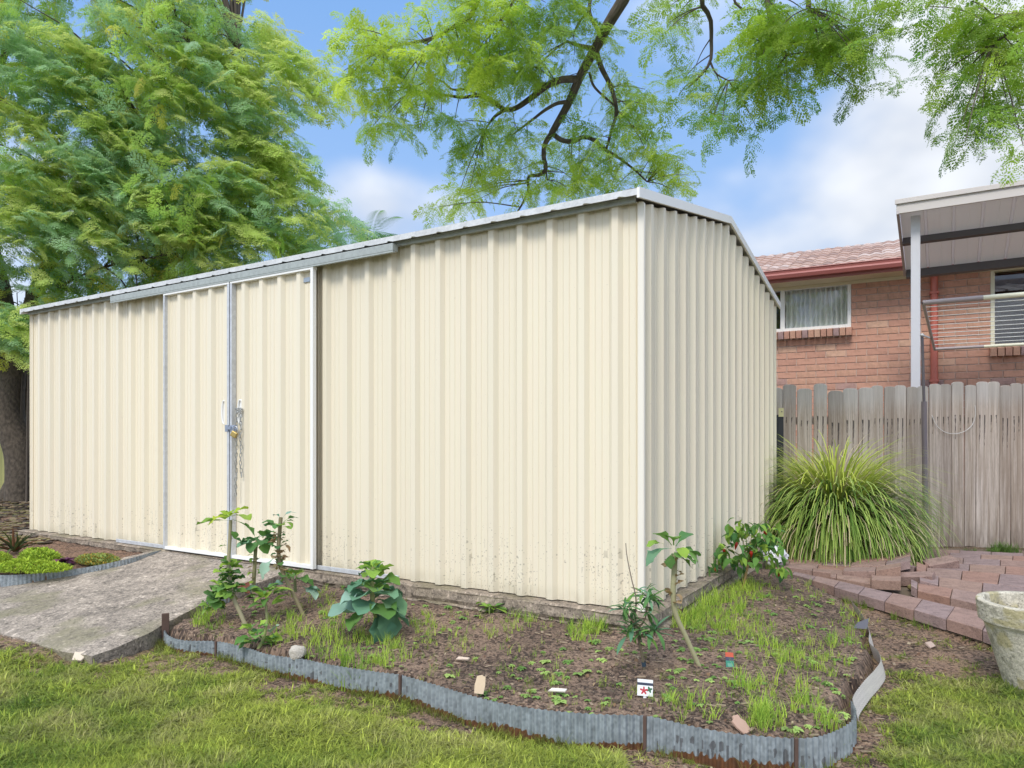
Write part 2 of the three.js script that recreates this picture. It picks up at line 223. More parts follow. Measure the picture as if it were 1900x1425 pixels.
{
  const nx = 70, nz = 56, pos = [], tri = [], uv = [];
  const edge = (i, j) => { let x = mix(PX0, PX1, i / nx), z = mix(SLABF + 0.004, PZ1, j / nz); const e = j / nz, xx = i / nx; z += e * (0.10 * (fbm(xx * 6, 1.5, 2, 4) - 0.5) + 0.16 * (xx - 0.55) * (xx < 0.55 ? 1 : 0) * -0.5 - 0.11 * sstep(0.86, 1, xx) * 0.0); x += xx * 0.05 * (fbm(3, e * 7, 5, 4) - 0.5) - (1 - xx) * 0.6 * sm(e) - xx * 0.18 * (1 - sstep(0.45, 0.95, e)); return [x, z]; };
  for (let j = 0; j <= nz; j++) for (let i = 0; i <= nx; i++) { const [x, z] = edge(i, j), lip = Math.min(nx - i, nz - j); pos.push([x, pathTop(x, mix(SLABF, PZ1, j / nz)) + 0.016 * (fbm(x * 3, z * 3, 8, 3) - 0.5) + 0.005 * (fbm(x * 20, z * 20, 18, 2) - 0.5) - (lip === 0 ? 0.010 : lip === 1 ? 0.002 : 0), z]); }
  const id = (i, j) => j * (nx + 1) + i; for (let j = 0; j < nz; j++) for (let i = 0; i < nx; i++) tri.push([id(i, j), id(i, j + 1), id(i + 1, j)], [id(i + 1, j), id(i, j + 1), id(i + 1, j + 1)]);
  const skirt = []; for (let j = 0; j <= nz; j++) skirt.push(id(nx, j)); for (let i = nx - 1; i >= 0; i--) skirt.push(id(i, nz)); for (let j = nz - 1; j >= 0; j--) skirt.push(id(0, j));
  const base = pos.length; skirt.forEach((k, q) => { const [x, y, z] = pos[k], b = 0.014 * (fbm(x * 14, z * 14, 60, 3) - 0.5); pos.push([x + b - 0.01, y - 0.16, z + b - 0.01]); });
  for (let q = 0; q < skirt.length - 1; q++) tri.push([skirt[q], base + q, skirt[q + 1]], [skirt[q + 1], base + q, base + q + 1]);
  const vn = faces(pos, tri); struct('concrete_path', vn, concM);
}

// ---------------------------------------------------------------- the garden shed
{
  const shed = thing('garden_shed', 'long cream ribbed steel shed with gable roof and double sliding doors on concrete slab', 'shed', [CX, 0, CZ]);
  const PITCH = 0.191, PAN = -0.019, CROWN = 0.010;
  // one sheet of ribbed steel from a to b metres along a wall; put(s, y, out) places its points, top(s) is its upper edge
  const ribs = (s0, s1) => { const q = [[s0, PAN]]; for (let k = Math.floor(s0 / PITCH) - 1; k * PITCH < s1; k++) for (const [d, o] of [[0.000, PAN], [0.022, PAN], [0.026, PAN + 0.004], [0.030, PAN], [0.060, PAN], [0.064, PAN + 0.004], [0.068, PAN], [0.098, PAN], [0.116, CROWN], [0.150, CROWN], [0.177, PAN]]) { const s = k * PITCH + d + 0.006; if (s > s0 + 1e-4 && s < s1 - 1e-4) q.push([s, o]); } q.push([s1, PAN]); const out = (s) => { const f = (((s - 0.006) % PITCH) + PITCH) % PITCH; return f > 0.098 && f < 0.177 ? (f < 0.116 ? mix(PAN, CROWN, (f - 0.098) / 0.018) : f < 0.15 ? CROWN : mix(CROWN, PAN, (f - 0.15) / 0.027)) : PAN; }; q[0][1] = out(s0); q[q.length - 1][1] = out(s1); return q; };
  const sheet = (s0, s1, y0, top, put, u0 = 0, split = []) => { const q = ribs(s0, s1), v = [], t = [], uv = []; for (const s of split) if (s > s0 && s < s1) { const k = q.findIndex((e) => e[0] > s), f = (s - q[k - 1][0]) / (q[k][0] - q[k - 1][0]); q.splice(k, 0, [s, mix(q[k - 1][1], q[k][1], f)]); } q.forEach(([s, o]) => { const yt = top(s); v.push(put(s, y0, o), put(s, yt, o)); uv.push([(s + u0) / 3.2, (y0 - Y0) / 2.4], [(s + u0) / 3.2, (yt - Y0) / 2.4]); }); for (let i = 0; i < q.length - 1; i++) t.push([2 * i, 2 * i + 2, 2 * i + 1], [2 * i + 1, 2 * i + 2, 2 * i + 3]); return faces(v, t, uv); };
  const gable = (s) => YE - 0.012 + SLOPE * (D / 2 - Math.abs(D / 2 - s));
  const W4 = PITCH * 4;
  for (let s = 0; s < L - 0.01; s += W4) part('wall_sheet', sheet(s, Math.min(s + W4, L), Y0, () => YE, (a, y, o) => [-a, y, o + (Math.round(s / W4) % 2 ? 0.0009 : 0)]), creams[Math.round(s / W4 * 2.7) % 4], shed);
  for (let s = 0; s < D - 0.01; s += W4) part('wall_sheet', sheet(s, Math.min(s + W4, D), Y0, gable, (a, y, o) => [o + (Math.round(s / W4) % 2 ? 0.0009 : 0), y, -a], 1.37, [D / 2]), creams[Math.round(s / W4 * 1.7 + 1) % 4], shed);
  part('back_wall', sheet(0, L, Y0, () => YE, (a, y, o) => [-L + a, y, -D - o], 0.5), cream, shed);
  part('end_wall', sheet(0, D, Y0, gable, (a, y, o) => [-L - o, y, -D + a], 0.9, [D / 2]), cream, shed);
  part('corner_trim', merge([bx(-0.020, 0.012, Y0, YE - 0.01, -0.0095, -0.004), bx(0.0125, 0.0160, Y0, YE - 0.015, -0.020, -0.0045)]), creamFlat, shed);
  // roof: ribbed sheets on two slopes, a notched eave strip in front, barge caps on both ends
  const roofY = (z) => YE + 0.022 + SLOPE * (D / 2 - Math.abs(z + D / 2)), OV = 0.08;
  const slope = (z0, z1) => { const q = []; for (let k = 0; k * PITCH < L + 0.02; k++) for (const [d, o] of [[0, 0], [0.12, 0], [0.138, 0.022], [0.165, 0.022], [0.182, 0]]) { const s = k * PITCH + d; if (s < L + 0.02) q.push([s, o]); } q.push([L + 0.02, 0]); const v = [], t = []; q.forEach(([s, o]) => v.push([0.01 - s, roofY(z0) + o, z0], [0.01 - s, roofY(z1) + o, z1])); for (let i = 0; i < q.length - 1; i++) t.push([2 * i, 2 * i + 1, 2 * i + 2], [2 * i + 1, 2 * i + 3, 2 * i + 2]); return faces(v, t); };
  const roof = part('roof', merge([slope(OV, -D / 2), slope(-D - OV, -D / 2)]), zincRoof, shed);
  const sh = new THREE.Shape(); sh.moveTo(0.012, 2.379); sh.lineTo(0.012, 2.345); for (let k = 0; k * PITCH < L - 0.1; k++) { const s = k * PITCH + 0.05; for (const [d, y] of [[0, 2.345], [0.030, 2.352], [0.040, 2.352], [0.046, 2.345]]) sh.lineTo(-(s + d), y); } sh.lineTo(-L - 0.012, 2.345); sh.lineTo(-L - 0.012, 2.379);
  part('eave_strip', move(new THREE.ExtrudeGeometry(sh, { depth: 0.006, bevelEnabled: false }), 0, 0, OV - 0.004), zincRoof, roof);
  part('purlin', bx(-L + 0.01, -0.02, YE - 0.016, YE + 0.012, 0.012, 0.030), zincDull, shed);
  for (const [xa, xb] of [[0.0115, 0.026], [-L - 0.026, -L - 0.0115]]) { const g = []; for (const [za, zb] of [[OV + 0.004, -D / 2], [-D / 2, -D - OV - 0.004]]) { const yo = (z) => roofY(z) + 0.030, v = []; for (const z of [za, zb]) for (const x of [xa, xb]) v.push([x, yo(z) - 0.052, z], [x, yo(z), z]); g.push(faces(v, [[0, 2, 1], [1, 2, 3], [4, 5, 6], [5, 7, 6], [2, 6, 3], [3, 6, 7], [0, 1, 4], [1, 5, 4], [1, 3, 5], [3, 7, 5], [0, 4, 2], [2, 4, 6]])); const xi = xa > 0 ? xa - 0.06 : xb + 0.06, xo = xa > 0 ? xa : xb; g.push(faces([[xi, yo(za) - 0.001, za], [xo, yo(za) - 0.001, za], [xi, yo(zb) - 0.001, zb], [xo, yo(zb) - 0.001, zb]], [[0, 1, 2], [1, 3, 2]])); } part('barge_cap', merge(g), white, shed); }
  // door gear
  const TX0 = -6.02 - CX, TX1 = -2.894 - CX;
  part('door_track', merge([bx(TX0, TX1, 2.290, 2.336, 0.032, 0.084, 0.003), bx(TX0, TX1, 2.280, 2.2895, 0.062, 0.083)]), zincDull, shed);
  part('floor_track', bx(TX0, TX1, 0.2545, 0.283, 0.020, 0.034, 0.002), zinc, shed);
  const door = (xa, xb, nm, frontStile) => {
    const yb = 0.268, yt = 2.283, d = part('door', sheet(-xb + 0.015, -xa - 0.012, yb, () => yt - 0.012, (a, y, o) => [-a, y, o + 0.056], 0.7), cream, shed);
    part('door_rail', bx(xa, xb, yt - 0.018, yt, 0.040, 0.0795), white, d); part('door_rail', bx(xa + 0.018, xb - 0.024, yb - 0.004, yb + 0.018, 0.040, 0.0775), white, d);
    part('door_stile', bx(xa, xa + 0.018, yb - 0.006, yt - 0.0185, 0.040, 0.080, 0.002), zinc, d);
    part('door_stile', bx(xb - 0.024, xb, yb - 0.006, yt - 0.0185, 0.048, 0.080, 0.002), nm === 0 ? zinc : white, d);
    const hx = nm === 0 ? xb - 0.085 : xa + 0.085, pts = []; for (let i = 0; i < 20; i++) { const a = i / 20 * 2 * Math.PI; pts.push(V3(hx + 0.026 * Math.sign(Math.cos(a)) * Math.pow(Math.abs(Math.cos(a)), 0.6), 1.33 + 0.085 * Math.sin(a), 0.056)); }
    part('handle', merge([new THREE.TubeGeometry(new THREE.CatmullRomCurve3(pts, true), 40, 0.0065, 6, true), bx(hx - 0.024, hx + 0.024, 1.255, 1.405, 0.046, 0.050)]), white, d);
    return d;
  };
  const SE = -4.456 - CX;
  const d0 = door(-5.271 - CX, SE - 0.006, 0), d1 = door(SE + 0.006, -3.594 - CX, 1);
  part('sticker', bx(-3.594 - CX - 0.125, -3.594 - CX - 0.065, 2.195, 2.225, 0.0445, 0.0462), M([0.30, 0.36, 0.44], { roughness: 0.4 }), d1);
  part('hasp', merge([bx(SE - 0.045, SE - 0.007, 1.185, 1.235, 0.0805, 0.086, 0.002), bx(SE + 0.010, SE + 0.095, 1.190, 1.232, 0.0805, 0.087, 0.002), bx(SE - 0.02, SE + 0.03, 1.200, 1.222, 0.0872, 0.093, 0.002), move(new THREE.TorusGeometry(0.014, 0.0035, 6, 16), SE + 0.075, 1.212, 0.095, Math.PI / 2)]), M([0.34, 0.38, 0.46], { metalness: 0.6, roughness: 0.45 }), d1);
  // padlock and chain hang from the hasp
  const lk = thing('padlock', 'brass padlock closed through the hasp between the two shed doors', 'padlock', [CX + SE + 0.085, 1.165, CZ + 0.105], 0.35);
  part('lock_body', move(new RoundedBoxGeometry(0.048, 0.042, 0.02, 3, 0.006), 0, 0, 0, 0, 0, -0.5), M([0.52, 0.38, 0.14], { metalness: 0.8, roughness: 0.4 }), lk);
  part('shackle', new THREE.TubeGeometry(new THREE.CatmullRomCurve3([V3(-0.006, 0.022, 0), V3(-0.002, 0.044, 0), V3(0.012, 0.056, 0), V3(0.026, 0.048, 0), V3(0.028, 0.028, 0)]), 16, 0.0035, 6), M([0.6, 0.6, 0.62], { metalness: 0.9, roughness: 0.3 }), lk);
  const ch = thing('chain', 'galvanised link chain looped through the right door handle and hanging beside the padlock', 'chain', [CX + SE + 0.105, 0, CZ + 0.0]);
  const link = new THREE.TubeGeometry(new THREE.CatmullRomCurve3([V3(-0.006, -0.013, 0), V3(0, -0.019, 0), V3(0.006, -0.013, 0), V3(0.006, 0.013, 0), V3(0, 0.019, 0), V3(-0.006, 0.013, 0)], true), 20, 0.0027, 5, true);
  const chM = M([0.40, 0.40, 0.38], { metalness: 0.75, roughness: 0.4 }), links = [[-0.012, 1.33, 0.72, 0.02], [0.030, 1.33, 0.86, -0.005]];
  const lm = (x, y, z, rz, ry) => { const m = part('link', link, chM, ch); m.position.set(x, y, z); m.rotation.set(0, ry, rz); };
  for (const [x, ya, yb, dx] of links) { let k = 0; for (let y = ya; y > yb; y -= 0.0285, k++) lm(x - dx * (1.3 - y) + 0.004 * Math.sin(k * 1.7), y, 0.088 + 0.003 * Math.cos(k), 0.15 * Math.sin(k * 2.1), k % 2 ? 1.2 : -0.4); }
  for (let k = 0; k < 6; k++) lm(-0.008 + 0.008 * k, 1.335 + 0.012 * Math.sin(k / 5 * Math.PI), 0.088, Math.PI / 2 + 0.3 * (k - 2.5), k % 2);
}
// ---------------------------------------------------------------- metal garden edging
{
  const edgeTex = tex(2048, 256, (u, v) => {                            // u: 4 m along, v: 0 foot .. 1 rim
    const X = u * 4, sp = vnoise(X * 130, v * 16, 2), sp2 = fbm(X * 40, v * 5, 6, 3), run = vnoise(X * 60, v * 1.5, 9); let c = k3([0.35, 0.39, 0.41], 0.60 + 0.35 * sp2 + 0.35 * (sp - 0.5) + 0.16 * (run - 0.5));
    const rust = 0.30 + 0.36 * (fbm(X * 2.2, 2, 13, 3) - 0.35) + 0.16 * (fbm(X * 60, v * 5, 19, 3) - 0.5) + 0.10 * (vnoise(X * 140, v * 2, 44) - 0.5);
    if (v < rust) c = c3([0.20, 0.085, 0.035], [0.09, 0.045, 0.025], vnoise(X * 80, v * 12, 23)); else if (v < rust + 0.30 && vnoise(X * 120, v * 4.5, 27) * (0.6 + 0.8 * fbm(X * 3, 1, 61, 2)) > 0.86) c = c3(c, [0.07, 0.06, 0.06], 0.65);
    return c;
  });
  const em = M([1, 1, 1], { map: edgeTex, metalness: 0.2, roughness: 0.55, side: THREE.DoubleSide }), emPale = M([0.95, 0.86, 0.76], { map: zincTex, roughness: 0.7, side: THREE.DoubleSide }), stakeM = M([0.10, 0.06, 0.045], { roughness: 0.85, bumpMap: grain, bumpScale: 0.004 });  // emPale: paler copy of the edging metal, weathering and sunlight put into its colour
  const band = (pts, foot, wave, u0 = 0) => {                           // a corrugated band hung from its rim
    const v = [], t = [], uv = []; let s = 0;
    pts.forEach((p, i) => { const a = pts[Math.max(0, i - 1)], b = pts[Math.min(pts.length - 1, i + 1)], tx = b.x - a.x, tz = b.z - a.z, l = Math.hypot(tx, tz) || 1; if (i) s += p.distanceTo(pts[i - 1]); const w = wave * Math.sin(s / 0.017 * Math.PI * 2 / 1.5), nx = -tz / l, nz = tx / l; const f = foot(p, i / pts.length); v.push([p.x + nx * w, p.y, p.z + nz * w], [p.x + nx * (w + f[1]), f[0], p.z + nz * (w + f[1])]); uv.push([(s + u0) / 4, 0.985], [(s + u0) / 4, 0.02]); });
    for (let i = 0; i < pts.length - 1; i++) t.push([2 * i, 2 * i + 1, 2 * i + 2], [2 * i + 2, 2 * i + 1, 2 * i + 3]);
    return faces(v, t, uv);
  };
  const ed = thing('garden_edging', 'curving galvanised corrugated metal edging rusted along its foot, round the front garden bed', 'garden edging');
  const fine = new THREE.CatmullRomCurve3(rim.filter((_, i) => i % 3 === 0), false, 'centripetal').getSpacedPoints(1700), cuts = [403, 745, 1196, 1474], px = fine.map((p) => pixelOf(p));
  let from = 0; const ends = []; for (const c of cuts) { const k = px.findIndex((q, i) => i > from && q[0] > c); ends.push([from, k]); from = k; }
  const k5 = px.findIndex((q, i) => i > from + 100 && q[0] < 1596 && q[1] < 1300); ends.push([from, Math.max(k5, from + 50)]); ends.push([Math.max(k5, from + 50), fine.length - 1]);
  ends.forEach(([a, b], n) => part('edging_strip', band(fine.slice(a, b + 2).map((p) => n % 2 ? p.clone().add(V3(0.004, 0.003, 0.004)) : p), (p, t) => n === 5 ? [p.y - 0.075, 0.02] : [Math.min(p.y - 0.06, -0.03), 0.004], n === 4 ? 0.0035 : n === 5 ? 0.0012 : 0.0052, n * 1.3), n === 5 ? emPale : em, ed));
  for (const [, k] of ends.slice(0, 4)) { const p = fine[k], q = fine[k + 3], dx = q.x - p.x, dz = q.z - p.z, a = Math.atan2(-dz, dx); const g = move(bx(-0.006, 0.006, p.y - 0.16, p.y + 0.005, -0.007, 0.004, 0.001), 0, 0, 0); g.rotateY(a); g.translate(p.x - dz * 0 + Math.sin(a) * 0.012, 0, p.z + Math.cos(a) * 0.012); part('stake', g, stakeM, ed); }
  { const p = onY(307, 1178, 0.04); part('end_post', move(bx(-0.019, 0.019, -0.1, 0.12, -0.010, 0.010, 0.003), p.x, p.y, p.z, YAW + 0.5), stakeM, ed, 'dark rusty end post beside the concrete path'); }
  const side = [[318, 1150, .10], [345, 1133, .12], [380, 1118, .14], [420, 1102, .165], [462, 1086, .19], [478, 1081, .195]].map(([x, y, h]) => onY(x, y, h)), sc = new THREE.CatmullRomCurve3(side).getSpacedPoints(160);
  part('edging_strip', band(sc, (p) => [p.y - 0.12, 0.004], 0.0025, 5), em, ed, 'edging strip along the concrete path');
  { const p = onY(447, 1098, 0.155), g = faces([[-0.05, 0, 0], [0.055, 0.0, 0.006], [0.052, 0.075, 0], [-0.045, 0.035, 0.008], [-0.05, 0, 0.004], [0.055, 0, 0.010], [0.052, 0.075, 0.004], [-0.045, 0.035, 0.012]], [[0, 2, 1], [0, 3, 2], [4, 5, 6], [4, 6, 7], [3, 7, 6], [3, 6, 2], [1, 2, 6], [1, 6, 5]]); g.rotateY(YAW + 0.3); g.translate(p.x, p.y - 0.01, p.z); solo('rusty_metal_sheet', 'small rusty red metal offcut standing beside the path behind the tall kale stem', 'metal offcut', g, M([0.22, 0.075, 0.045], { roughness: 0.85, bumpMap: grain, bumpScale: 0.004 })); }
  const le = thing('garden_edging', 'blue grey metal edging holding back the succulent bed left of the concrete path', 'garden edging');
  const lf = new THREE.CatmullRomCurve3(leftRim, false, 'centripetal').getSpacedPoints(500), m = 190;
  part('edging_strip', band(lf.slice(0, m), (p) => [pathTop(p.x, p.z) - 0.04, 0], 0.0022, 2), em, le); part('edging_strip', band(lf.slice(m - 1), (p) => [p.y - 0.12, 0], 0.0028, 7), em, le);
}

// ---------------------------------------------------------------- brick paving, heaved in the middle
{
  const paverTex = tex(512, 512, (u, v) => { const a = fbm(u * 8, v * 8, 3, 5, 8), f = vnoise(u * 120, v * 120, 4, 120), d = fbm(u * 30, v * 30, 9, 3, 30); let c = k3([1, 1, 1], 0.62 + 0.5 * a + 0.4 * (f - 0.5) + 0.25 * (d - 0.5)); if (vnoise(u * 60, v * 60, 14, 60) > 0.9) c = k3(c, 0.6); return c; }, 2.5, 2.5);
  const mats = [[0.35, 0.235, 0.20], [0.33, 0.235, 0.22], [0.35, 0.225, 0.185], [0.37, 0.24, 0.19], [0.37, 0.215, 0.165], [0.31, 0.22, 0.205]].map((c) => M(c, { map: paverTex, bumpMap: grain, bumpScale: 0.005, roughness: 0.85 }));
  const pave = new THREE.Group(); pave.name = 'paved_patio'; pave.userData = { kind: 'structure' }; scene.add(pave);
  const r = rng(77), sub = faces([[E0.x, 0, E0.z], [paveEdgeEnd.x, 0, paveEdgeEnd.z], [paveNear.x + .6, 0, paveNear.z], [paveFar.x, 0, paveFar.z]].map((p) => [p[0], 0.072, p[2]]), [[0, 1, 2], [0, 2, 3]]);
  const prism = (q, y, th, lift) => {                                   // q: four plan corners; lift: extra height per corner
    const c = [0, 1, 2, 3].map((k) => [q[k][0], q[k][1]]), mx = c.reduce((s, p) => s + p[0] / 4, 0), mz = c.reduce((s, p) => s + p[1] / 4, 0), v = [], cc = c.map(([x, z]) => { const l = Math.hypot(x - mx, z - mz), k = (l - 0.004) / l; return [mx + (x - mx) * k, mz + (z - mz) * k]; });
    for (let k = 0; k < 4; k++) v.push([c[k][0], y + lift[k] - 0.003, c[k][1]]); for (let k = 0; k < 4; k++) v.push([cc[k][0], y + lift[k], cc[k][1]]); for (let k = 0; k < 4; k++) v.push([c[k][0], y + lift[k] - th, c[k][1]]);
    const t = [[4, 6, 5], [4, 7, 6]]; for (let k = 0; k < 4; k++) { const n = (k + 1) % 4; t.push([k, k + 4, n], [n, k + 4, n + 4], [k + 8, k, n + 8], [n + 8, k, n]); }
    t.push([8, 9, 10], [8, 10, 11]); return faces(v, t);
  };
  const brick = (q, y, lift, th = 0.062) => part('brick', prism(q, y, th, lift), mats[Math.floor(r() * mats.length)], pave);
  const line = (a, b) => (x) => mix(a[1], b[1], (x - a[0]) / (b[0] - a[0]));
  const row = (lo, hi, xa, xb, y, len, lift) => {                       // bricks between two courses given in the photograph
    const A = onY(xa, lo(xa), y), B = onY(xb, lo(xb), y), A2 = onY(xa, hi(xa), y), B2 = onY(xb, hi(xb), y), n = Math.max(1, Math.round(A.distanceTo(B) / len)), off = r() * 0.5;
    const cut = [0]; for (let i = 0; i <= n; i++) { const t = (i + off) / n; if (t > 0.03 && t < 0.97) cut.push(t); } cut.push(1);
    for (let i = 0; i < cut.length - 1; i++) { const g = 0.0022 / A.distanceTo(B), a = cut[i] + g, b = cut[i + 1] - g, p = (s, e, t) => [mix(s.x, e.x, t), mix(s.z, e.z, t)], j = () => (r() - 0.5) * 0.009, q = [p(A, B, a), p(A, B, b), p(A2, B2, b), p(A2, B2, a)]; const w = 0.02; const qq = [q[0], q[1], [mix(q[2][0], q[1][0], w), mix(q[2][1], q[1][1], w)], [mix(q[3][0], q[0][0], w), mix(q[3][1], q[0][1], w)]]; brick(qq, y, lift ? lift((a + b) / 2, i) : [j(), j(), j(), j()]); }
  };
  const oE = line([1426, 1053], [1834, 1171]), iE = (x) => x < 1510 ? mix(1049, 1060, (x - 1426) / 84) : x < 1679 ? mix(1060, 1103, (x - 1510) / 169) : mix(1103, 1134, (x - 1679) / 139);
  row(oE, iE, 1428, 2060, 0.14, 0.215);
  const LA = [1055, 1052, 1049, 1045.5, 1041.5, 1037.5], LB = [1098, 1084, 1070, 1056, 1043, 1031];
  for (let k = 0; k < 5; k++) row(line([1450, LA[k]], [1690, LB[k]]), line([1450, LA[k + 1]], [1690, LB[k + 1]]), k < 1 ? 1540 : 1440, k < 2 ? 1672 : 1690, 0.135, 0.22, (t) => { const h = 0.10 * sstep(0.4, 1, t) * [0.55, 0.9, 1, 0.9, 0.6][k], j = r() * 0.008; return [h * 0.7 + j, h * 1.25 + r() * .01, h * 1.05 + r() * .012, h * 0.6 + j]; });
  const RA = [1096, 1083, 1067, 1053, 1041, 1031, 1023.5, 1018], RB = [1141, 1112, 1090, 1068, 1053, 1041, 1032.5, 1027];
  for (let k = 0; k < 7; k++) row(line([1700, RA[k]], [1900, RB[k]]), line([1700, RA[k + 1]], [1900, RB[k + 1]]), [1690, 1706, 1700, 1716, 1706, 1700, 1700][k], 2060, 0.13, 0.23, (t) => { const h = 0.05 * sstep(0.16, 0.0, t) * [0.5, 0.8, 1, 1, 0.7, 0.3, 0.1][k]; return [h + r() * .005, h * 0.4 + r() * .005, h * 0.4 + r() * .005, h + r() * .006]; });
  // loose bricks thrown up along the crack, and moss in the gap behind the edge course
  for (const [px, py, h, ang, tilt] of [[1745, 1040, 0.185, 0.55, 0.25], [1672, 1046, 0.17, -0.35, -0.16], [1640, 1058, 0.16, -0.25, -0.2], [1700, 1066, 0.165, -0.15, 0.2]]) { const p = onY(px, py, h), m = part('brick', bx(-0.115, 0.115, -0.035, 0.035, -0.055, 0.055, 0.004), mats[Math.floor(r() * 6)], pave, 'loose brick pushed up above the paving'); m.position.copy(p); m.position.y -= 0.03; m.rotation.set(tilt, ang - YAW * 0, tilt * 0.8, 'YXZ'); }
  for (let k = 0; k < 14; k++) { const x = mix(1698, 1850, k / 13), p = onY(x, mix(1092, 1136, (x - 1698) / 152) - 1, 0.10), m = part('rubble', new THREE.DodecahedronGeometry(0.02 + 0.018 * r(), 1), M([0.30, 0.26, 0.10], { roughness: 0.95, bumpMap: grain, bumpScale: .006 }), pave); m.position.copy(p); m.scale.set(1.5, 0.7, 1); m.rotation.y = r() * 6; }
  part('sand_bed', sub, M([0.17, 0.13, 0.09], { roughness: 1 }), pave);
}

// ---------------------------------------------------------------- paling fences
const palTex = [0, 1, 2, 3].map((s) => tex(128, 1024, (u, v) => {      // weathered hardwood; dark iron streaks run down from the nail line
  const g = fbm(u * 14 + s * 9, v * 5, s * 7, 4), g2 = fbm(u * 40, v * 7 + s, 3 + s, 3), f = vnoise(u * 70, v * 60, s + 11); let c = c3([0.30, 0.24, 0.195], [0.74, 0.645, 0.56], clamp(g * 0.9 + g2 * 0.5 - 0.2 + (f - 0.5) * 0.3));
  c = c3(c, [0.30, 0.22, 0.15], sstep(0.4, 0.7, fbm(u * 3, v * 4, s + 31, 3)) * 0.35); c = c3(c, [0.50, 0.49, 0.47], sstep(0.86, 0.99, v + 0.08 * g2) * 0.6);
  for (const nu of [0.28, 0.72]) { const du = Math.abs(u - nu - 0.03 * (fbm(v * 9, s, 40, 2) - 0.5)), len = 0.05 + 0.15 * hash3(s, Math.round(nu * 10), 3), t = (0.80 - v) / len; if (t > 0 && t < 1 && du < 0.055 * (1 - 0.6 * t) && vnoise(u * 50, v * 70, s + 50) > 0.22 + 0.55 * t) c = c3(c, [0.035, 0.028, 0.028], 0.85); }
  const foot = sstep(0.22, 0.0, v + 0.2 * (g2 - 0.5)) * fbm(u * 9, v * 22, 60 + s, 3); return c3(c, [0.12, 0.09, 0.07], foot * 0.75);
}));
const palM = palTex.flatMap((t) => [[1.0, 0.97, 0.95], [0.82, 0.78, 0.76], [1.12, 1.1, 1.1]].map((c) => M(c, { map: t, bumpMap: t, bumpScale: 0.004, roughness: 0.92 })));
{
  const paling = (w, h, th) => { const c = w * 0.16, s = new THREE.Shape([[-w / 2, 0], [w / 2, 0], [w / 2, h - c], [w / 2 - c, h - 0.004], [0, h], [-w / 2 + c, h - 0.003], [-w / 2, h - c]].map((p) => new THREE.Vector2(...p))), g = new THREE.ExtrudeGeometry(s, { depth: th, bevelEnabled: true, bevelSize: 0.0025, bevelThickness: 0.0025, bevelSegments: 1 }); const p = g.attributes.position, u = new Float32Array(p.count * 2); for (let i = 0; i < p.count; i++) { u[2 * i] = p.getX(i) / w + 0.5 + p.getZ(i); u[2 * i + 1] = clamp(p.getY(i) / h, 0.002, 0.998); } g.setAttribute('uv', new THREE.BufferAttribute(u, 2)); return g; };
  const fence = thing('paling_fence', 'weathered grey timber paling fence behind the ornamental grass, in front of the brick house', 'fence');
  const A = at(1425, 815, 7.22), B = at(2040, 815, 6.78), dir = B.clone().sub(A).setY(0), len = dir.length(); dir.normalize(); const turn = Math.atan2(-dir.z, dir.x), nrm = V3(-dir.z, 0, dir.x);
  const r = rng(12); let s = 0; const geos = [paling(0.096, 1.60, 0.014), paling(0.101, 1.62, 0.014), paling(0.092, 1.58, 0.015)], wide = [paling(0.135, 1.60, 0.014), paling(0.12, 1.64, 0.016)];
  while (s < len) { const p = A.clone().addScaledVector(dir, s), px = pixelOf(p)[0], left = px < 1600, g = left ? wide[Math.floor(r() * 2)] : geos[Math.floor(r() * 3)], w = left ? 0.128 : 0.097; const m = part('paling', g, palM[Math.floor(r() * palM.length)], fence), c = p.addScaledVector(dir, w / 2).addScaledVector(nrm, (left ? 0.02 * r() : 0.008 * r()) - 0.01); m.position.set(c.x, (left ? 0.06 + 0.04 * (r() - 0.5) : 0.075 + 0.012 * (r() - 0.5)) + (px > 1735 ? 0.0 : -0.025), c.z); m.rotation.y = turn; m.rotation.z = (r() - 0.5) * 0.012; s += w + (left ? 0.005 + 0.024 * r() : 0.006 + 0.008 * r()); }
  for (const y of [0.42, 1.28]) part('rail', (() => { const g = bx(0, len, y, y + 0.075, -0.07, -0.03); g.rotateY(turn); g.translate(A.x, 0, A.z); return g; })(), palM[1], fence);
  for (const q of [0.02, 0.5, 0.98]) part('fence_post', (() => { const g = bx(-0.05, 0.05, -0.1, 1.45, -0.17, -0.072); g.rotateY(turn); const p = A.clone().addScaledVector(dir, q * len); g.translate(p.x, 0, p.z); return g; })(), palM[1], fence);
  // a dark post with a pale yellow tag in the corner behind the shed, a white cord, weeds at the foot
  const post = thing('dark_post', 'dark timber post with a pale yellow tag on top behind the shed corner', 'post', at(1447, 815, 6.95).setY(0.05), YAW);
  part('shaft', bx(-0.028, 0.028, 0, 1.32, -0.025, 0.025, 0.004), M([0.03, 0.03, 0.035], { roughness: 0.7 }), post); part('tag', merge([bx(-0.024, 0.026, 1.30, 1.385, 0.0255, 0.032, 0.002)]), M([0.62, 0.56, 0.30]), post);
  part('nail', move(new THREE.CylinderGeometry(0.006, 0.006, 0.004, 10), 0.006, 1.35, 0.034, 0, Math.PI / 2), steelDark, post);
  const fp = (px, py) => { const q = at(px, py, 7), u = (px - 950) / FOC, dx = F_.x + R_.x * u, dz = F_.z + R_.z * u, t = (A.x * nrm.x + A.z * nrm.z + 0.035) / (dx * nrm.x + dz * nrm.z); return V3(dx * t, EYE + (815 - py) / FOC * t, dz * t); };
  solo('cord', 'thin white cord sagging in a loop across the paling fence', 'cord', new THREE.TubeGeometry(new THREE.CatmullRomCurve3([[1729, 770], [1737, 788], [1752, 801], [1770, 805], [1790, 800], [1804, 788], [1810, 768], [1809, 752]].map((p) => fp(...p))), 60, 0.0035, 6), M([0.72, 0.68, 0.64]));
}
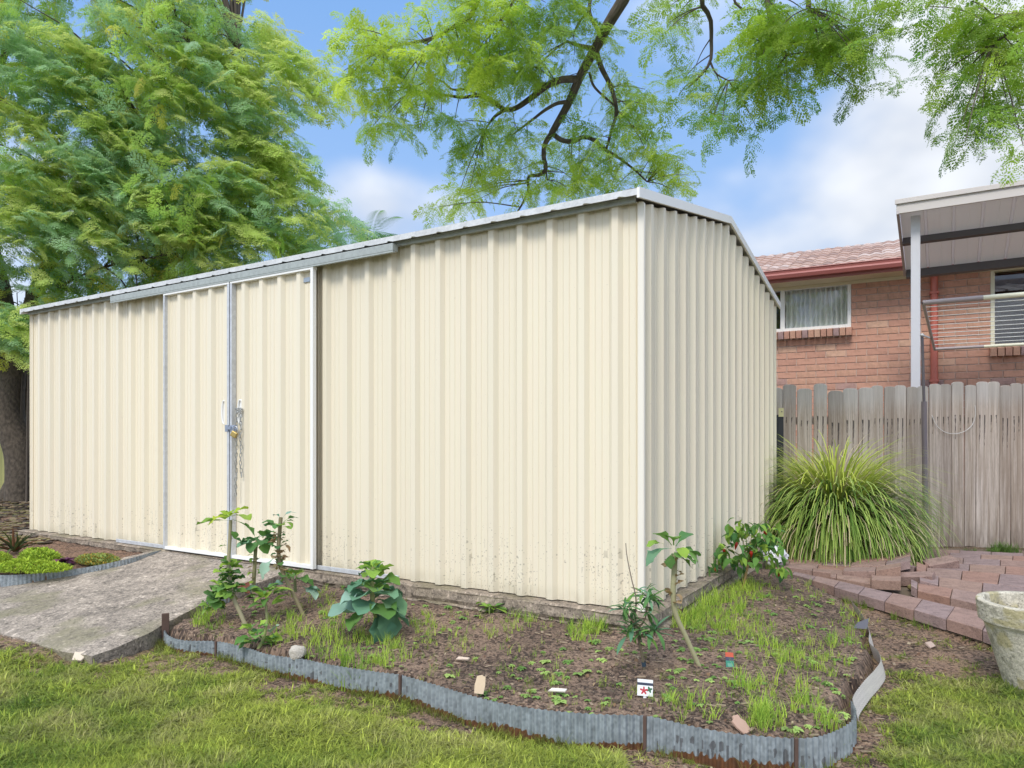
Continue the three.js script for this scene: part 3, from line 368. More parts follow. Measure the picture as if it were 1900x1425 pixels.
// yellow green steel fence at the far left, behind the trees
{
  const f = thing('steel_fence', 'yellow green ribbed steel fence far left behind the dark tree trunk', 'fence'); const v = [], t = [], A = at(-420, 815, 11.6), B = at(230, 815, 12.6), n = 90, ym = M([0.42, 0.40, 0.16], { roughness: 0.6 });
  for (let i = 0; i <= n; i++) { const p = A.clone().lerp(B, i / n), o = [0, 0, 0.03, 0.03][i % 4]; v.push([p.x, 0.15, p.z + o], [p.x, 2.05, p.z + o]); if (i) { const k = 2 * i; t.push([k - 2, k, k - 1], [k - 1, k, k + 1]); } }
  part('ribbed_sheet', faces(v, t), ym, f); part('top_rail', (() => { const l = A.distanceTo(B), g = bx(0, l, 2.04, 2.09, -0.02, 0.05); g.rotateY(Math.atan2(-(B.z - A.z), B.x - A.x)); g.translate(A.x, 0, A.z); return g; })(), ym, f);
}

// ---------------------------------------------------------------- the brick house behind the fence
{
  const H0 = at(1500, 815, 10.3), PH = 3.3 * Math.PI / 180, hx = V3(Math.cos(PH), 0, -Math.sin(PH)), hz = V3(Math.sin(PH), 0, Math.cos(PH));
  const house = thing('brick_house', 'red brick house with terracotta tiled roof and red gutter beyond the paling fence', 'house', [H0.x, 0, H0.z], PH);
  const HP = (px, py, z = 0) => { const u = (px - 950) / FOC, d = V3(F_.x + R_.x * u, 0, F_.z + R_.z * u), t = (H0.dot(hz) + z) / d.dot(hz), p = d.clone().multiplyScalar(t).sub(V3(H0.x, 0, H0.z)); return [p.dot(hx), EYE + (815 - py) / FOC * t]; };
  const wallTop = HP(1640, 519)[1], S0 = HP(1425, 600)[0], S1 = HP(1935, 600)[0];
  const w1 = [HP(1427, 607)[0], HP(1579, 607)[0], HP(1579, 607)[1], HP(1578, 522)[1]], w2 = [HP(1838, 645)[0], HP(2030, 645)[0], HP(1840, 645)[1], HP(1845, 497)[1]];
  // brick skin: every brick in view is a piece; the rest of the wall is one mass
  const bm = [[0.56, 0.30, 0.215], [0.60, 0.335, 0.235], [0.52, 0.275, 0.20], [0.62, 0.38, 0.27], [0.46, 0.28, 0.24], [0.40, 0.26, 0.245]].map((c) => M(c, { map: tex(128, 64, (u, v) => k3([1, 1, 1], 0.7 + 0.5 * fbm(u * 12 + c[0] * 50, v * 6, 3, 4) + 0.25 * (vnoise(u * 60, v * 30, 8) - 0.5))), bumpMap: grain, bumpScale: 0.003, roughness: 0.9 }));
  const full = bx(-0.1265, 0.1265, -0.0418, 0.0418, -0.05, 0.05, 0.003), r = rng(31), rest = []; let count = 0;
  const rows = Math.ceil((wallTop + 0.02) / 0.0946), yBase = wallTop - rows * 0.0946;
  for (let j = 0; j < rows; j++) for (let i = -8; i < 30; i++) {
    const y = yBase + (j + 0.5) * 0.0946, s = S0 + 0.264 * i + (j % 2 ? 0.132 : 0); let a = s - 0.1265, b = s + 0.1265; for (const w of [w1, w2]) if (y > w[2] - 0.10 && y < w[3] + 0.03) { if (a >= w[0] && b <= w[1]) { a = b; } else if (a < w[0] && b > w[0]) b = w[0] - 0.004; else if (a < w[1] && b > w[1]) a = w[1] + 0.004; } if (b - a < 0.025) continue;
    const g = full, x = (a + b) / 2, sx = (b - a) / 0.253;
    const wp = V3(H0.x, y, H0.z).addScaledVector(hx, x), q = pixelOf(wp);
    if (q[0] > 1428 && q[0] < 1912 && q[1] < 730 && q[1] > 480 && count < 300) { const m = part('brick', g, bm[Math.floor(r() * r() * 6)], house); m.position.set(x, y, -0.05 + 0.003 * r()); m.scale.x = sx; count++; }
    else rest.push(g.clone().scale(sx, 1, 1).translate(x, y, -0.05));
  }
  const rm = part('brickwork', merge(rest), bm[0], house); rm.userData.kind = 'stuff';
  const hole = (z0, z1, m) => { const g = [], xs = [S0 - 2.2, w1[0], w1[1], w2[0], w2[1], S1 + 4.3]; for (const [a, b] of [[xs[0], xs[1]], [xs[2], xs[3]], [xs[4], xs[5]]]) g.push(bx(a, b, 0, wallTop, z0, z1)); for (const w of [w1, w2]) g.push(bx(w[0], w[1], 0, w[2], z0, z1), bx(w[0], w[1], w[3], wallTop + 0.001, z0, z1)); return merge(g); };
  part('wall', hole(-0.35, -0.012), M([0.60, 0.47, 0.40], { roughness: 0.95, bumpMap: grain, bumpScale: 0.003 }), house);
  part('side_wall', merge([bx(S0 - 2.2, S0 - 2.1, 0, wallTop, -4.6, -0.36), bx(S1 + 4.2, S1 + 4.3, 0, wallTop, -4.6, -0.36), bx(S0 - 2.2, S1 + 4.3, 0, wallTop, -4.7, -4.6), bx(S0 - 2.0, S1 + 4.1, w1[2] - 0.9, w1[2] - 0.8, -4.5, -0.4)]), bm[1], house);
  const frameM = M([0.82, 0.81, 0.77], { roughness: 0.4 }), creamF = M([0.70, 0.66, 0.50], { roughness: 0.5 }), glass = new THREE.MeshPhysicalMaterial({ color: rgb([0.98, 0.99, 0.99]), roughness: 0.03, transmission: 1, thickness: 0, specularIntensity: 1 });
  const sillBrick = bx(-0.036, 0.036, -0.105, 0, -0.115, 0.115, 0.004);
  const win = (w, fm, mull, cur) => {
    const [a, b, c, d] = w, f = 0.045, g = [bx(a, b, c, c + f, -0.10, 0.006), bx(a, b, d - f, d, -0.10, 0.006), bx(a, a + f, c + f, d - f, -0.10, 0.005), bx(b - f, b, c + f, d - f, -0.10, 0.005)]; for (const m of mull) g.push(bx(m - 0.03, m + 0.03, c + f, d - f, -0.095, 0.004));
    const o = part('window', merge(g), fm, house); const xs = [a + f, ...mull.flatMap((m) => [m - 0.03, m + 0.03]), b - f]; for (let k = 0; k < xs.length; k += 2) part('pane', bx(xs[k], xs[k + 1], c + f, d - f, -0.052, -0.048), glass, o);
    if (cur) { const v = [], t = [], n = 150, m = 16; for (let i = 0; i <= n; i++) for (let j = 0; j <= m; j++) { const x = mix(cur[0], cur[1], i / n), y = mix(c - 0.02, d + 0.02, j / m); v.push([x + 0.03 * (fbm(i * 0.05, j * 0.35, 3, 3) - 0.5), y, -0.085 + 0.03 * Math.sin(i * 0.55 + 2.4 * fbm(i * 0.06, j * 0.16, 8, 3) * (1 + j * 0.03)) * (0.5 + vnoise(i * 0.1, j * 0.2, 5))]); } for (let i = 0; i < n; i++) for (let j = 0; j < m; j++) { const k = i * (m + 1) + j; t.push([k, k + m + 1, k + 1], [k + 1, k + m + 1, k + m + 2]); } part('curtain', faces(v, t), leafMat([0.86, 0.86, 0.80]), o); }
    const sl = part('sill', bx(a - 0.02, b + 0.03, c - 0.10, c - 0.002, -0.11, -0.02), bm[2], o); for (let x = a - 0.02; x < b + 0.02; x += 0.082) { const q = pixelOf(V3(H0.x, c, H0.z).addScaledVector(hx, x))[0]; if (q > 1905 || q < 1420) continue; const s = part('brick', sillBrick, bm[[0, 1, 2, 1, 3, 5][Math.floor(r() * 6)]], house); s.position.set(x + 0.038, c - 0.004, 0.045); s.rotation.x = 0.18; }
    return o;
  };
  win(w1, frameM, [HP(1452, 600)[0]], [HP(1457, 600)[0], w1[1] + 0.02]); win(w2, creamF, [HP(1838, 645)[0] + 1.3], null);
  // eaves, gutter, tiles
  const OVH = 0.42, gy = HP(1600, 507, OVH)[1];
  part('soffit', bx(S0 - 2.4, S1 + 4.5, gy - 0.006, gy + 0.006, -0.02, OVH - 0.004), M([0.72, 0.66, 0.48], { roughness: 0.7 }), house);
  part('fascia', bx(S0 - 2.4, S1 + 4.5, gy - 0.018, gy + 0.15, OVH - 0.003, OVH + 0.02), M([0.36, 0.13, 0.11], { roughness: 0.5 }), house);
  part('frieze', bx(S0 - 2.2, S1 + 4.3, wallTop - 0.02, gy - 0.007, 0.0, 0.02), M([0.72, 0.64, 0.44], { roughness: 0.7 }), house);
  const gs = new THREE.Shape([[0, 0], [0.085, 0.0], [0.105, 0.045], [0.092, 0.07], [0.100, 0.098], [0.112, 0.108], [0.108, 0.118], [0.094, 0.112], [0.086, 0.075], [0.094, 0.045], [0.08, 0.006], [0.004, 0.006]].map((p) => new THREE.Vector2(...p)));
  const gg = new THREE.ExtrudeGeometry(gs, { depth: S1 - S0 + 6.9, bevelEnabled: false }), gp = gg.attributes.position; for (let i = 0; i < gp.count; i++) { const x = gp.getX(i), y = gp.getY(i), z = gp.getZ(i); gp.setXYZ(i, S0 - 2.4 + z, gy + 0.02 + y, OVH + 0.021 + x); } gg.computeVertexNormals();
  part('gutter', gg, M([0.36, 0.115, 0.10], { roughness: 0.38, side: THREE.DoubleSide }), house);
  const pitch = 19 * Math.PI / 180, tm = [[0.40, 0.26, 0.21], [0.48, 0.33, 0.27], [0.34, 0.22, 0.18], [0.52, 0.40, 0.35], [0.44, 0.29, 0.23]].map((c) => M(c, { map: tex(128, 128, (u, v) => { const n = fbm(u * 9 + c[0] * 33, v * 9, 4, 4); return c3(k3([1, 1, 1], 0.6 + 0.6 * n), [1.6, 1.7, 1.7], sstep(0.56, 0.72, fbm(u * 14, v * 14 + c[1] * 40, 9, 3)) * 0.5); }), roughness: 0.85 }));
  const tv = [], tt = [], TW = 0.30, TL = 0.36, ty = gy + 0.13; for (let i = 0; i <= 20; i++) { const x = i / 20 * TW, y = 0.020 * Math.abs(Math.sin(i / 20 * Math.PI * 2)) ** 1.3; tv.push([x, y, 0], [x, y, -TL], [x, y - 0.016, 0]); if (i) { const k = 3 * i; tt.push([k - 3, k, k - 2], [k - 2, k, k + 1], [k - 1, k + 2, k - 3], [k - 3, k + 2, k]); } }
  const tile = faces(tv, tt), roofG = part('roof', (() => { const g = bx(S0 - 2.4, S1 + 4.5, -0.10, -0.05, -2.54, 0.02); g.rotateX(pitch); g.translate(0, ty, OVH + 0.06); const b = bx(S0 - 2.4, S1 + 4.5, -0.10, -0.05, -3.4, 0); b.rotateX(-pitch); b.rotateY(0); const c = bx(S0 - 2.4, S1 + 4.5, -0.06, 0, 0, 3.4); c.rotateX(pitch); c.rotateY(Math.PI); c.translate(S0 + S1 + 2.1, ty + 2.5 * Math.sin(pitch) - 0.04, OVH + 0.06 - 2.5 * Math.cos(pitch)); return merge([g, c]); })(), tm[2], house), restT = []; let nt = 0;
  for (let j = 0; j < 8; j++) for (let i = -8; i < 34; i++) { const x = S0 + i * TW, lz = -j * 0.315, lift = 0.012 + 0.004 * r(), y = ty - lz * Math.sin(pitch) + lift, z = OVH + 0.06 + lz * Math.cos(pitch), q = pixelOf(V3(H0.x, y, H0.z).addScaledVector(hx, x).addScaledVector(hz, z)); if (q[0] > 1360 && q[0] < 1720 && nt < 295) { const m = part('tile', tile, tm[Math.floor(r() * 5)], roofG); m.position.set(x, y, z); m.rotation.set(pitch - 0.03, 0, 0); nt++; } else { const g = tile.clone(); g.rotateX(pitch - 0.03); g.translate(x, y, z); restT.push(g); } }
  part('tiling', merge(restT), tm[0], roofG).userData.kind = 'stuff';
  const ry = ty + 2.5 * Math.sin(pitch) + 0.02, rz = OVH + 0.06 - 2.5 * Math.cos(pitch), caps = []; for (let x = S0 - 2.4; x < S1 + 4.4; x += 0.40) { const g = new THREE.CylinderGeometry(0.085, 0.095, 0.43, 12, 1, true, 0, Math.PI); g.rotateZ(Math.PI / 2); g.rotateX(Math.PI); g.translate(x + 0.2, ry - 0.03, rz); caps.push(g); } part('ridge_cap', merge(caps), tm[2], roofG);
  { const x = HP(1733, 600)[0], g = [taperTube([[x, 0, 0.06], [x, 1, 0.06], [x, gy - 0.03, 0.06]], 0.045, 0.045, 12, 6), bx(x - 0.055, x + 0.055, 1.9, 1.93, 0, 0.107), bx(x - 0.055, x + 0.055, gy - 0.3, gy - 0.27, 0, 0.107)]; part('downpipe', merge(g), M([0.50, 0.13, 0.09], { roughness: 0.4 }), house); }
}

// ---------------------------------------------------------------- the patio roof in front of the house, on a white steel post
{
  const P = at(1663, 372, 7.6), g0 = thing('patio_roof', 'flat skillion patio roof of pale ribbed sheeting on a white post beside the brick house', 'patio roof', P), al = Math.atan(0.235), tilt = (g) => g.rotateX(-al), LX = 3.6, LZ = 1.62;
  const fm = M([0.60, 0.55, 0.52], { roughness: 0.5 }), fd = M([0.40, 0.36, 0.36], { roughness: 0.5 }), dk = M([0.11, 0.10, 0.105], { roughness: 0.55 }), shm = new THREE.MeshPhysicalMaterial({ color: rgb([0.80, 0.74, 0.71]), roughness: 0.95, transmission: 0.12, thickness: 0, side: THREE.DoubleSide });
  part('fascia', merge([bx(0, LX, -0.145, 0, -0.025, 0, 0.003), bx(-0.012, LX, -0.045, 0.006, 0.0005, 0.022, 0.003)]), fm, g0);
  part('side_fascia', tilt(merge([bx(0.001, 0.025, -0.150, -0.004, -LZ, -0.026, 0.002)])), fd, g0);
  const v = [], t = []; let q = []; for (let k = 0; k * 0.262 < LX; k++) for (const [d, o] of [[0, 0], [0.105, 0], [0.112, -0.004], [0.119, 0], [0.215, 0], [0.225, 0.03], [0.245, 0.03], [0.255, 0]]) q.push([0.03 + k * 0.262 + d, o]); q = q.filter((e) => e[0] < LX); q.forEach(([x, o]) => v.push([x, -0.085 + o, -0.03], [x, -0.085 + o, -LZ])); for (let i = 0; i < q.length - 1; i++) t.push([2 * i, 2 * i + 2, 2 * i + 1], [2 * i + 1, 2 * i + 2, 2 * i + 3]);
  part('roof_sheet', tilt(faces(v, t)), shm, g0);
  for (const z of [0.70]) part('purlin', tilt(bx(0.03, LX, -0.165, -0.088, -z - 0.06, -z, 0.003)), dk, g0);
  part('rear_beam', tilt(bx(0.03, LX, -0.19, -0.088, -LZ, -LZ + 0.06, 0.003)), dk, g0);
  const post = at(1699, 815, 7.72); part('post', bx(post.x - P.x - 0.045, post.x - P.x + 0.045, -P.y, -0.13, post.z - P.z - 0.045, post.z - P.z + 0.045, 0.006), M([0.64, 0.63, 0.66], { roughness: 0.4 }), g0);
  part('post', bx(LX - 0.2, LX - 0.11, -P.y, -0.13, post.z - P.z - 0.045, post.z - P.z + 0.045, 0.006), M([0.64, 0.63, 0.66], { roughness: 0.4 }), g0);
}

// ---------------------------------------------------------------- folding clothesline
{
  const c = thing('clothesline', 'folding frame clothesline with white wires on a dark pole before the fence', 'clothesline'), cm = M([0.74, 0.70, 0.54], { roughness: 0.4 }), gm = M([0.36, 0.30, 0.30], { roughness: 0.5, metalness: 0.2 });
  const n0 = at(1712, 562, 5.6), f0 = at(1733, 648, 6.8), X = V3(1, 0, -0.02), W = 2.6;
  for (const [p, r] of [[n0, 0.019], [f0, 0.014]]) { part('frame_sleeve', rod(p, p.clone().addScaledVector(X, 0.40), r * 1.05, 10), gm, c); part('frame_bar', rod(p.clone().addScaledVector(X, 0.38), p.clone().addScaledVector(X, W), r, 10), cm, c); }
  part('side_arm', rod(n0.clone().add(V3(0.004, 0, 0)), f0.clone().add(V3(0.004, 0, 0)), 0.012, 8), gm, c); part('side_arm', rod(n0.clone().addScaledVector(X, W), f0.clone().addScaledVector(X, W), 0.012, 8), gm, c);
  for (let k = 0; k < 10; k++) { const p = n0.clone().lerp(f0, (k + 1) / 11.2); p.y += 0.004; part('wire', taperTube([p, p.clone().addScaledVector(X, W / 2).add(V3(0, -0.008, 0)), p.clone().addScaledVector(X, W)], 0.0032, 0.0032, 5, 8), M([0.78, 0.76, 0.72], { roughness: 0.4 }), c); }
  const b = at(1718, 1006, 6.85), m = at(1714.5, 745, 6.85), tp = at(1711, 622, 6.85); b.y = 0.06;
  part('pole', merge([rod(b, m, 0.024, 12), rod(b.clone(), b.clone().add(V3(0, .06, 0)), 0.03, 12)]), M([0.20, 0.165, 0.175], { roughness: 0.5 }), c, 'thick lower part of the pole'); part('pole', rod(m, tp, 0.0135, 10), steelDark, c);
  part('cap', merge([move(new THREE.SphereGeometry(0.019, 12, 8), tp.x, tp.y, tp.z), rod(tp, f0.clone().lerp(n0, 0.30).add(V3(0, -.01, 0)), 0.008, 6)]), M([0.5, 0.48, 0.45], { metalness: .5, roughness: .4 }), c);
  part('pole', rod(b.clone().addScaledVector(X, W), f0.clone().addScaledVector(X, W), 0.022, 10), M([0.20, 0.165, 0.175], { roughness: 0.5 }), c);
}
// ---------------------------------------------------------------- leaves and stems of the small plants
// a leaf of length l along +z, normal +y: widths as [t, half width], bend in radians, cup and wave of the blade
function leafGeo(l, prof, bend = 0.6, cup = 0.15, wave = 0, seed = 1, petiole = 0) {
  const v = [], t = [], n = 9, m = 4; let y = 0, z = 0, a = 0; const wAt = (s) => { for (let i = 1; i < prof.length; i++) if (s <= prof[i][0]) return mix(prof[i - 1][1], prof[i][1], (s - prof[i - 1][0]) / (prof[i][0] - prof[i - 1][0])); return prof[prof.length - 1][1]; };
  for (let i = 0; i <= n; i++) { const s = i / n, w = s < petiole ? 0.028 * l : wAt(petiole ? (s - petiole) / (1 - petiole) : s) * l; if (i) { a = -bend * s; y += Math.sin(a) * l / n; z += Math.cos(a) * l / n; } for (let j = 0; j <= m; j++) { const q = j / m * 2 - 1; v.push([q * w * Math.cos(cup * Math.abs(q)), y + cup * w * q * q + wave * w * Math.sin(s * 13 + seed * 2 + q * 2) * Math.abs(q), z + wave * w * 0.6 * Math.sin(s * 17 + seed) * Math.abs(q)]); } }
  const id = (i, j) => i * (m + 1) + j; for (let i = 0; i < n; i++) for (let j = 0; j < m; j++) t.push([id(i, j), id(i + 1, j), id(i, j + 1)], [id(i, j + 1), id(i + 1, j), id(i + 1, j + 1)]);
  const g = new THREE.BufferGeometry(), p = [], idx = []; v.forEach((e) => p.push(...e)); t.forEach((e) => idx.push(...e)); g.setAttribute('position', new THREE.Float32BufferAttribute(p, 3)); g.setIndex(idx); g.computeVertexNormals(); g.setAttribute('uv', new THREE.Float32BufferAttribute(v.flatMap((e) => [e[0], e[2]]), 2)); return g;
}
const KALE = [[0, 0.03], [0.12, 0.10], [0.3, 0.25], [0.55, 0.33], [0.8, 0.26], [0.95, 0.10], [1, 0.01]], LANCE = [[0, 0.01], [0.3, 0.085], [0.6, 0.10], [0.85, 0.055], [1, 0.0]], OVATE = [[0, 0.01], [0.2, 0.2], [0.45, 0.26], [0.75, 0.15], [1, 0.0]], ROUND = [[0, 0.05], [0.2, 0.3], [0.5, 0.44], [0.8, 0.33], [1, 0.05]];
const kaleLeaves = [0, 1, 2, 3].map((k) => leafGeo(1, KALE, 0.5 + 0.35 * k, 0.25, 0.22, k, 0.28)), roundLeaves = [0, 1, 2].map((k) => leafGeo(1, ROUND, 0.5 + 0.4 * k, 0.35, 0.20, k + 5, 0.22)), lanceLeaves = [0, 1, 2].map((k) => leafGeo(1, LANCE, 0.4 + 0.5 * k, 0.3, 0.0, k)), ovateLeaves = [0, 1, 2].map((k) => leafGeo(1, OVATE, 0.5 + 0.5 * k, 0.35, 0.05, k));
const G = { yellow: leafMat([0.38, 0.52, 0.04]), lime: leafMat([0.27, 0.44, 0.07]), mid: leafMat([0.15, 0.31, 0.07]), deep: leafMat([0.095, 0.23, 0.075]), blue: leafMat([0.13, 0.27, 0.16], { transmission: 0.15 }), glauc: leafMat([0.27, 0.42, 0.33], { transmission: 0.15 }), dry: leafMat([0.36, 0.27, 0.15]) };
const stemM = (c) => M(c, { roughness: 0.8, bumpMap: grain, bumpScale: 0.003 });
const variants = new Map(); function tintOf(mat, r) { if (!variants.has(mat)) variants.set(mat, [mat, ...[[1.25, 1.15, 1.1], [0.78, 0.82, 0.8], [1.1, 0.98, 0.8]].map((k) => { const m = mat.clone(); m.color.setRGB(mat.color.r * k[0], mat.color.g * k[1], mat.color.b * k[2]); return m; })]); return variants.get(mat)[Math.floor(r() * 4)]; }
function addLeaf(o, geos, mat, p, yaw, pitch, size, r, name = 'leaf') { mat = tintOf(mat, r); const m = part(name, geos[Math.floor(r() * geos.length)], mat, o); m.position.copy(p).sub(o.position); m.rotation.set(-pitch, yaw, (r() - 0.5) * 0.7, 'YXZ'); m.scale.setScalar(size); return m; }
// yaw of a leaf that points to the right of the picture by cos and away by sin
const yawTo = (right, away) => { const d = R_.clone().multiplyScalar(right).addScaledVector(F_, away); return Math.atan2(d.x, d.z); };
function kale(name, label, d, stemPx, r0, r1, col, leaves, seed, geos = kaleLeaves, buds, category = 'vegetable plant') {
  const r = rng(seed), pts = stemPx.map(([x, y, dd = 0]) => at(x, y, d + dd)), o = thing(name, label, category, pts[0]), mm = 0.001;
  part('stem', taperTube(pts.map((p) => p.clone().sub(o.position)), r0, r1, 8, 22), stemM(col), o);
  for (const [x, y, right, away, pitch, size, mat, dd = 0] of leaves) addLeaf(o, geos, G[mat], at(x, y, d + dd), yawTo(right, away), pitch, size * 1.08, r);
  if (buds) { const [n0, t0, t1, size0, mats, jit] = buds, n = Math.round(n0 * 1.4), size = size0 * 1.2, c = new THREE.CatmullRomCurve3(pts, false, 'centripetal'); for (let i = 0; i < n; i++) { const t = mix(t0, t1, (i + r()) / n), p = c.getPointAt(t); addLeaf(o, r() < 0.5 ? roundLeaves : kaleLeaves, G[mats[Math.floor(r() * mats.length)]], p, r() * 6.283, 0.2 + r() * 0.9, size * (0.6 + 0.8 * r()), r); } }
  return o;
}
const whorl = (x, y, n, size, mats, pitch, seed, spread = 6) => { const r = rng(seed), l = []; for (let i = 0; i < n; i++) { const a = i / n * 6.283 + r() * 0.6; l.push([x + spread * Math.cos(a), y + spread * (r() - 0.5) * 2, Math.cos(a), Math.sin(a), pitch + (r() - 0.5) * 0.7, size * (0.75 + 0.5 * r()), mats[Math.floor(r() * mats.length)]]); } return l; };
kale('kale_plant', 'tallest kale with yellow green crown leaves on a leaning white stem, nearest the path', 3.88, [[456, 1161], [446, 1138], [432, 1106], [428, 1085, 0.01], [424, 1050], [426, 1010], [428, 965]], 0.012, 0.009, [0.34, 0.30, 0.18],
  [[424, 966, -1, -0.1, 0.15, 0.16, 'lime'], [426, 960, -0.8, -0.5, 0.5, 0.12, 'yellow'], [428, 956, 0.1, -0.8, 0.8, 0.11, 'yellow'], [430, 958, 0.9, -0.4, 0.35, 0.13, 'lime'], [430, 964, 1, 0.2, -0.2, 0.15, 'mid'], [428, 958, 0.3, 0.9, 0.7, 0.12, 'yellow'], [425, 958, -0.6, 0.7, 0.6, 0.11, 'lime'], [428, 957, 0.5, -0.9, 0.5, 0.10, 'yellow'], [427, 985, 0.8, -0.5, 0.2, 0.07, 'mid'], [426, 1000, 0.9, 0.2, 0.3, 0.07, 'deep'], [425, 1012, -0.7, -0.4, 0.2, 0.05, 'mid']], 1, kaleLeaves, [46, 0.30, 0.62, 0.055, ['deep', 'mid', 'lime', 'mid'], 0]);
kale('kale_plant', 'leafy kale side shoots sprawling low between the tallest kale and the path edging', 3.95, [[440, 1112], [420, 1090], [402, 1120], [394, 1132]], 0.007, 0.004, [0.22, 0.20, 0.08], [], 21, kaleLeaves, [42, 0.3, 1, 0.06, ['deep', 'mid', 'lime'], 0]);
kale('kale_plant', 'short kale with rounded dark green leaves in the middle of the three tall kale stems', 4.25, [[470, 1098], [472, 1060], [475, 1015], [478, 1000]], 0.012, 0.010, [0.26, 0.24, 0.12],
  [...whorl(478, 1004, 12, 0.10, ['deep', 'mid', 'deep', 'blue'], 0.35, 3, 8), [490, 995, 0.8, -0.3, 0.8, 0.09, 'deep'], [488, 998, 0.3, -0.8, 0.9, 0.08, 'mid'], [482, 1010, 0.7, -0.7, 0.1, 0.09, 'mid'], [465, 1008, -1, -0.2, 0.2, 0.085, 'blue']], 4, roundLeaves, [14, 0.1, 0.8, 0.035, ['dry', 'mid', 'lime'], 0]);
kale('kale_plant', 'kale with a withered dark stem and small bright crown, third of the tall kale stems', 4.0, [[568, 1152], [552, 1118], [536, 1085], [524, 1060], [517, 1030], [519, 985], [521, 960]], 0.010, 0.011, [0.24, 0.20, 0.11],
  [...whorl(521, 975, 11, 0.075, ['mid', 'lime', 'mid', 'deep'], 0.6, 6, 5), [524, 962, 0.4, 0.2, 1.2, 0.085, 'glauc'], [520, 962, -0.3, 0.2, 1.1, 0.06, 'blue'], [514, 1030, -0.8, -0.5, -0.6, 0.15, 'glauc'], [522, 1010, 1, 0, 0.1, 0.07, 'dry']], 8, kaleLeaves, [34, 0.45, 0.85, 0.042, ['dry', 'deep', 'dry', 'deep'], 0]);
kale('cabbage_plant', 'small blue green cabbage sprout against the slab between the kale and the door track', 4.15, [[548, 1098], [547, 1075]], 0.010, 0.008, [0.20, 0.22, 0.10], [...whorl(547, 1073, 8, 0.09, ['mid', 'lime', 'mid'], 0.5, 9, 6), [560, 1088, 1, -0.4, -0.1, 0.12, 'glauc'], [535, 1085, -1, -0.3, 0.2, 0.11, 'glauc'], [565, 1092, 1, 0.1, 0.1, 0.09, 'blue']], 10, roundLeaves);
kale('leafy_plant', 'bright green bushy sprout low in the bed below the three tall kale stems', 3.95, [[497, 1160], [495, 1140], [492, 1112]], 0.009, 0.006, [0.28, 0.30, 0.14], [...whorl(494, 1110, 16, 0.085, ['lime', 'mid', 'lime', 'mid'], 0.5, 12, 14), ...whorl(490, 1100, 9, 0.075, ['lime', 'mid'], 0.9, 13, 9), [480, 1092, -0.9, -0.3, 0.3, 0.09, 'blue']], 14, ovateLeaves);
kale('leafy_plant', 'small leafy sprout with a bare stem growing right behind the metal edging', 3.55, [[480, 1204], [488, 1188], [496, 1150]], 0.010, 0.006, [0.30, 0.34, 0.12], [...whorl(478, 1190, 12, 0.075, ['mid', 'lime', 'mid', 'deep'], 0.5, 15, 10), ...whorl(472, 1172, 7, 0.06, ['lime', 'mid'], 0.8, 16, 7), [500, 1178, 0.7, -0.4, 1.0, 0.075, 'glauc'], [498, 1195, 0.5, -0.6, 0.7, 0.06, 'mid']], 17, roundLeaves);
kale('cabbage_plant', 'big blue green kale of broad crinkled leaves on a slanting pale stem in mid bed', 3.62, [[719, 1186], [706, 1158], [694, 1132], [690, 1085], [692, 1052]], 0.014, 0.010, [0.36, 0.36, 0.14],
  [[692, 1128, -1, -0.3, 0.15, 0.21, 'glauc'], [690, 1132, -0.7, -0.7, 0.0, 0.16, 'mid'], [697, 1128, 0.9, -0.5, -0.5, 0.20, 'blue'], [698, 1122, 1, 0, -0.3, 0.19, 'blue'], [698, 1132, 0.6, -0.8, -0.7, 0.19, 'blue'], [696, 1118, 0.5, -0.8, 0.0, 0.17, 'mid'], [700, 1112, 1, -0.5, 0.1, 0.17, 'blue'], [690, 1102, -0.9, -0.4, 0.25, 0.16, 'glauc'], [692, 1100, -0.5, -0.8, 0.2, 0.14, 'blue'], [696, 1098, 0.7, -0.6, 0.2, 0.15, 'blue'], [694, 1090, 0.2, -1, 0.3, 0.12, 'mid'], [690, 1112, -0.2, -1, 0, 0.15, 'blue'], [694, 1112, 0.2, 1, 0.3, 0.17, 'blue'], [690, 1095, -0.8, 0.6, 0.4, 0.14, 'blue'], [700, 1095, 0.9, 0.6, 0.3, 0.15, 'blue'], ...whorl(692, 1085, 9, 0.11, ['blue', 'mid', 'deep'], 0.4, 18, 8), ...whorl(692, 1066, 10, 0.085, ['mid', 'blue', 'lime'], 0.7, 19, 6), ...whorl(693, 1055, 7, 0.06, ['lime', 'mid'], 1.0, 20, 4)], 22, roundLeaves);
kale('kale_plant', 'tall kale near the shed corner with a few paddle leaves on a thick scarred stem', 3.08, [[1304, 1250], [1291, 1222], [1272, 1180], [1254, 1140], [1249, 1105], [1251, 1060], [1252, 1028]], 0.010, 0.013, [0.33, 0.31, 0.17],
  [[1246, 1018, -1, -0.2, 0.25, 0.14, 'blue'], [1232, 1010, -0.9, -0.3, 0.55, 0.08, 'lime'], [1246, 1012, -0.5, -0.2, 1.0, 0.11, 'mid'], [1250, 1012, -0.1, -0.5, 1.15, 0.10, 'mid'], [1254, 1014, 0.4, 0.2, 0.95, 0.105, 'deep'], [1256, 1020, 1, -0.2, 0.12, 0.135, 'mid'], [1258, 1022, 0.9, 0.4, 0.2, 0.12, 'mid'], [1252, 1018, 0.3, -0.9, 0.5, 0.09, 'lime'], [1256, 1026, 0.7, -0.7, -0.1, 0.095, 'mid'], [1248, 1026, -0.6, -0.8, -0.1, 0.08, 'deep'], [1250, 1024, 0.1, -1, 0.1, 0.075, 'mid'], [1252, 1030, 0.9, -0.3, -0.15, 0.08, 'mid']], 24, kaleLeaves, [9, 0.55, 0.95, 0.045, ['dry'], 0]);
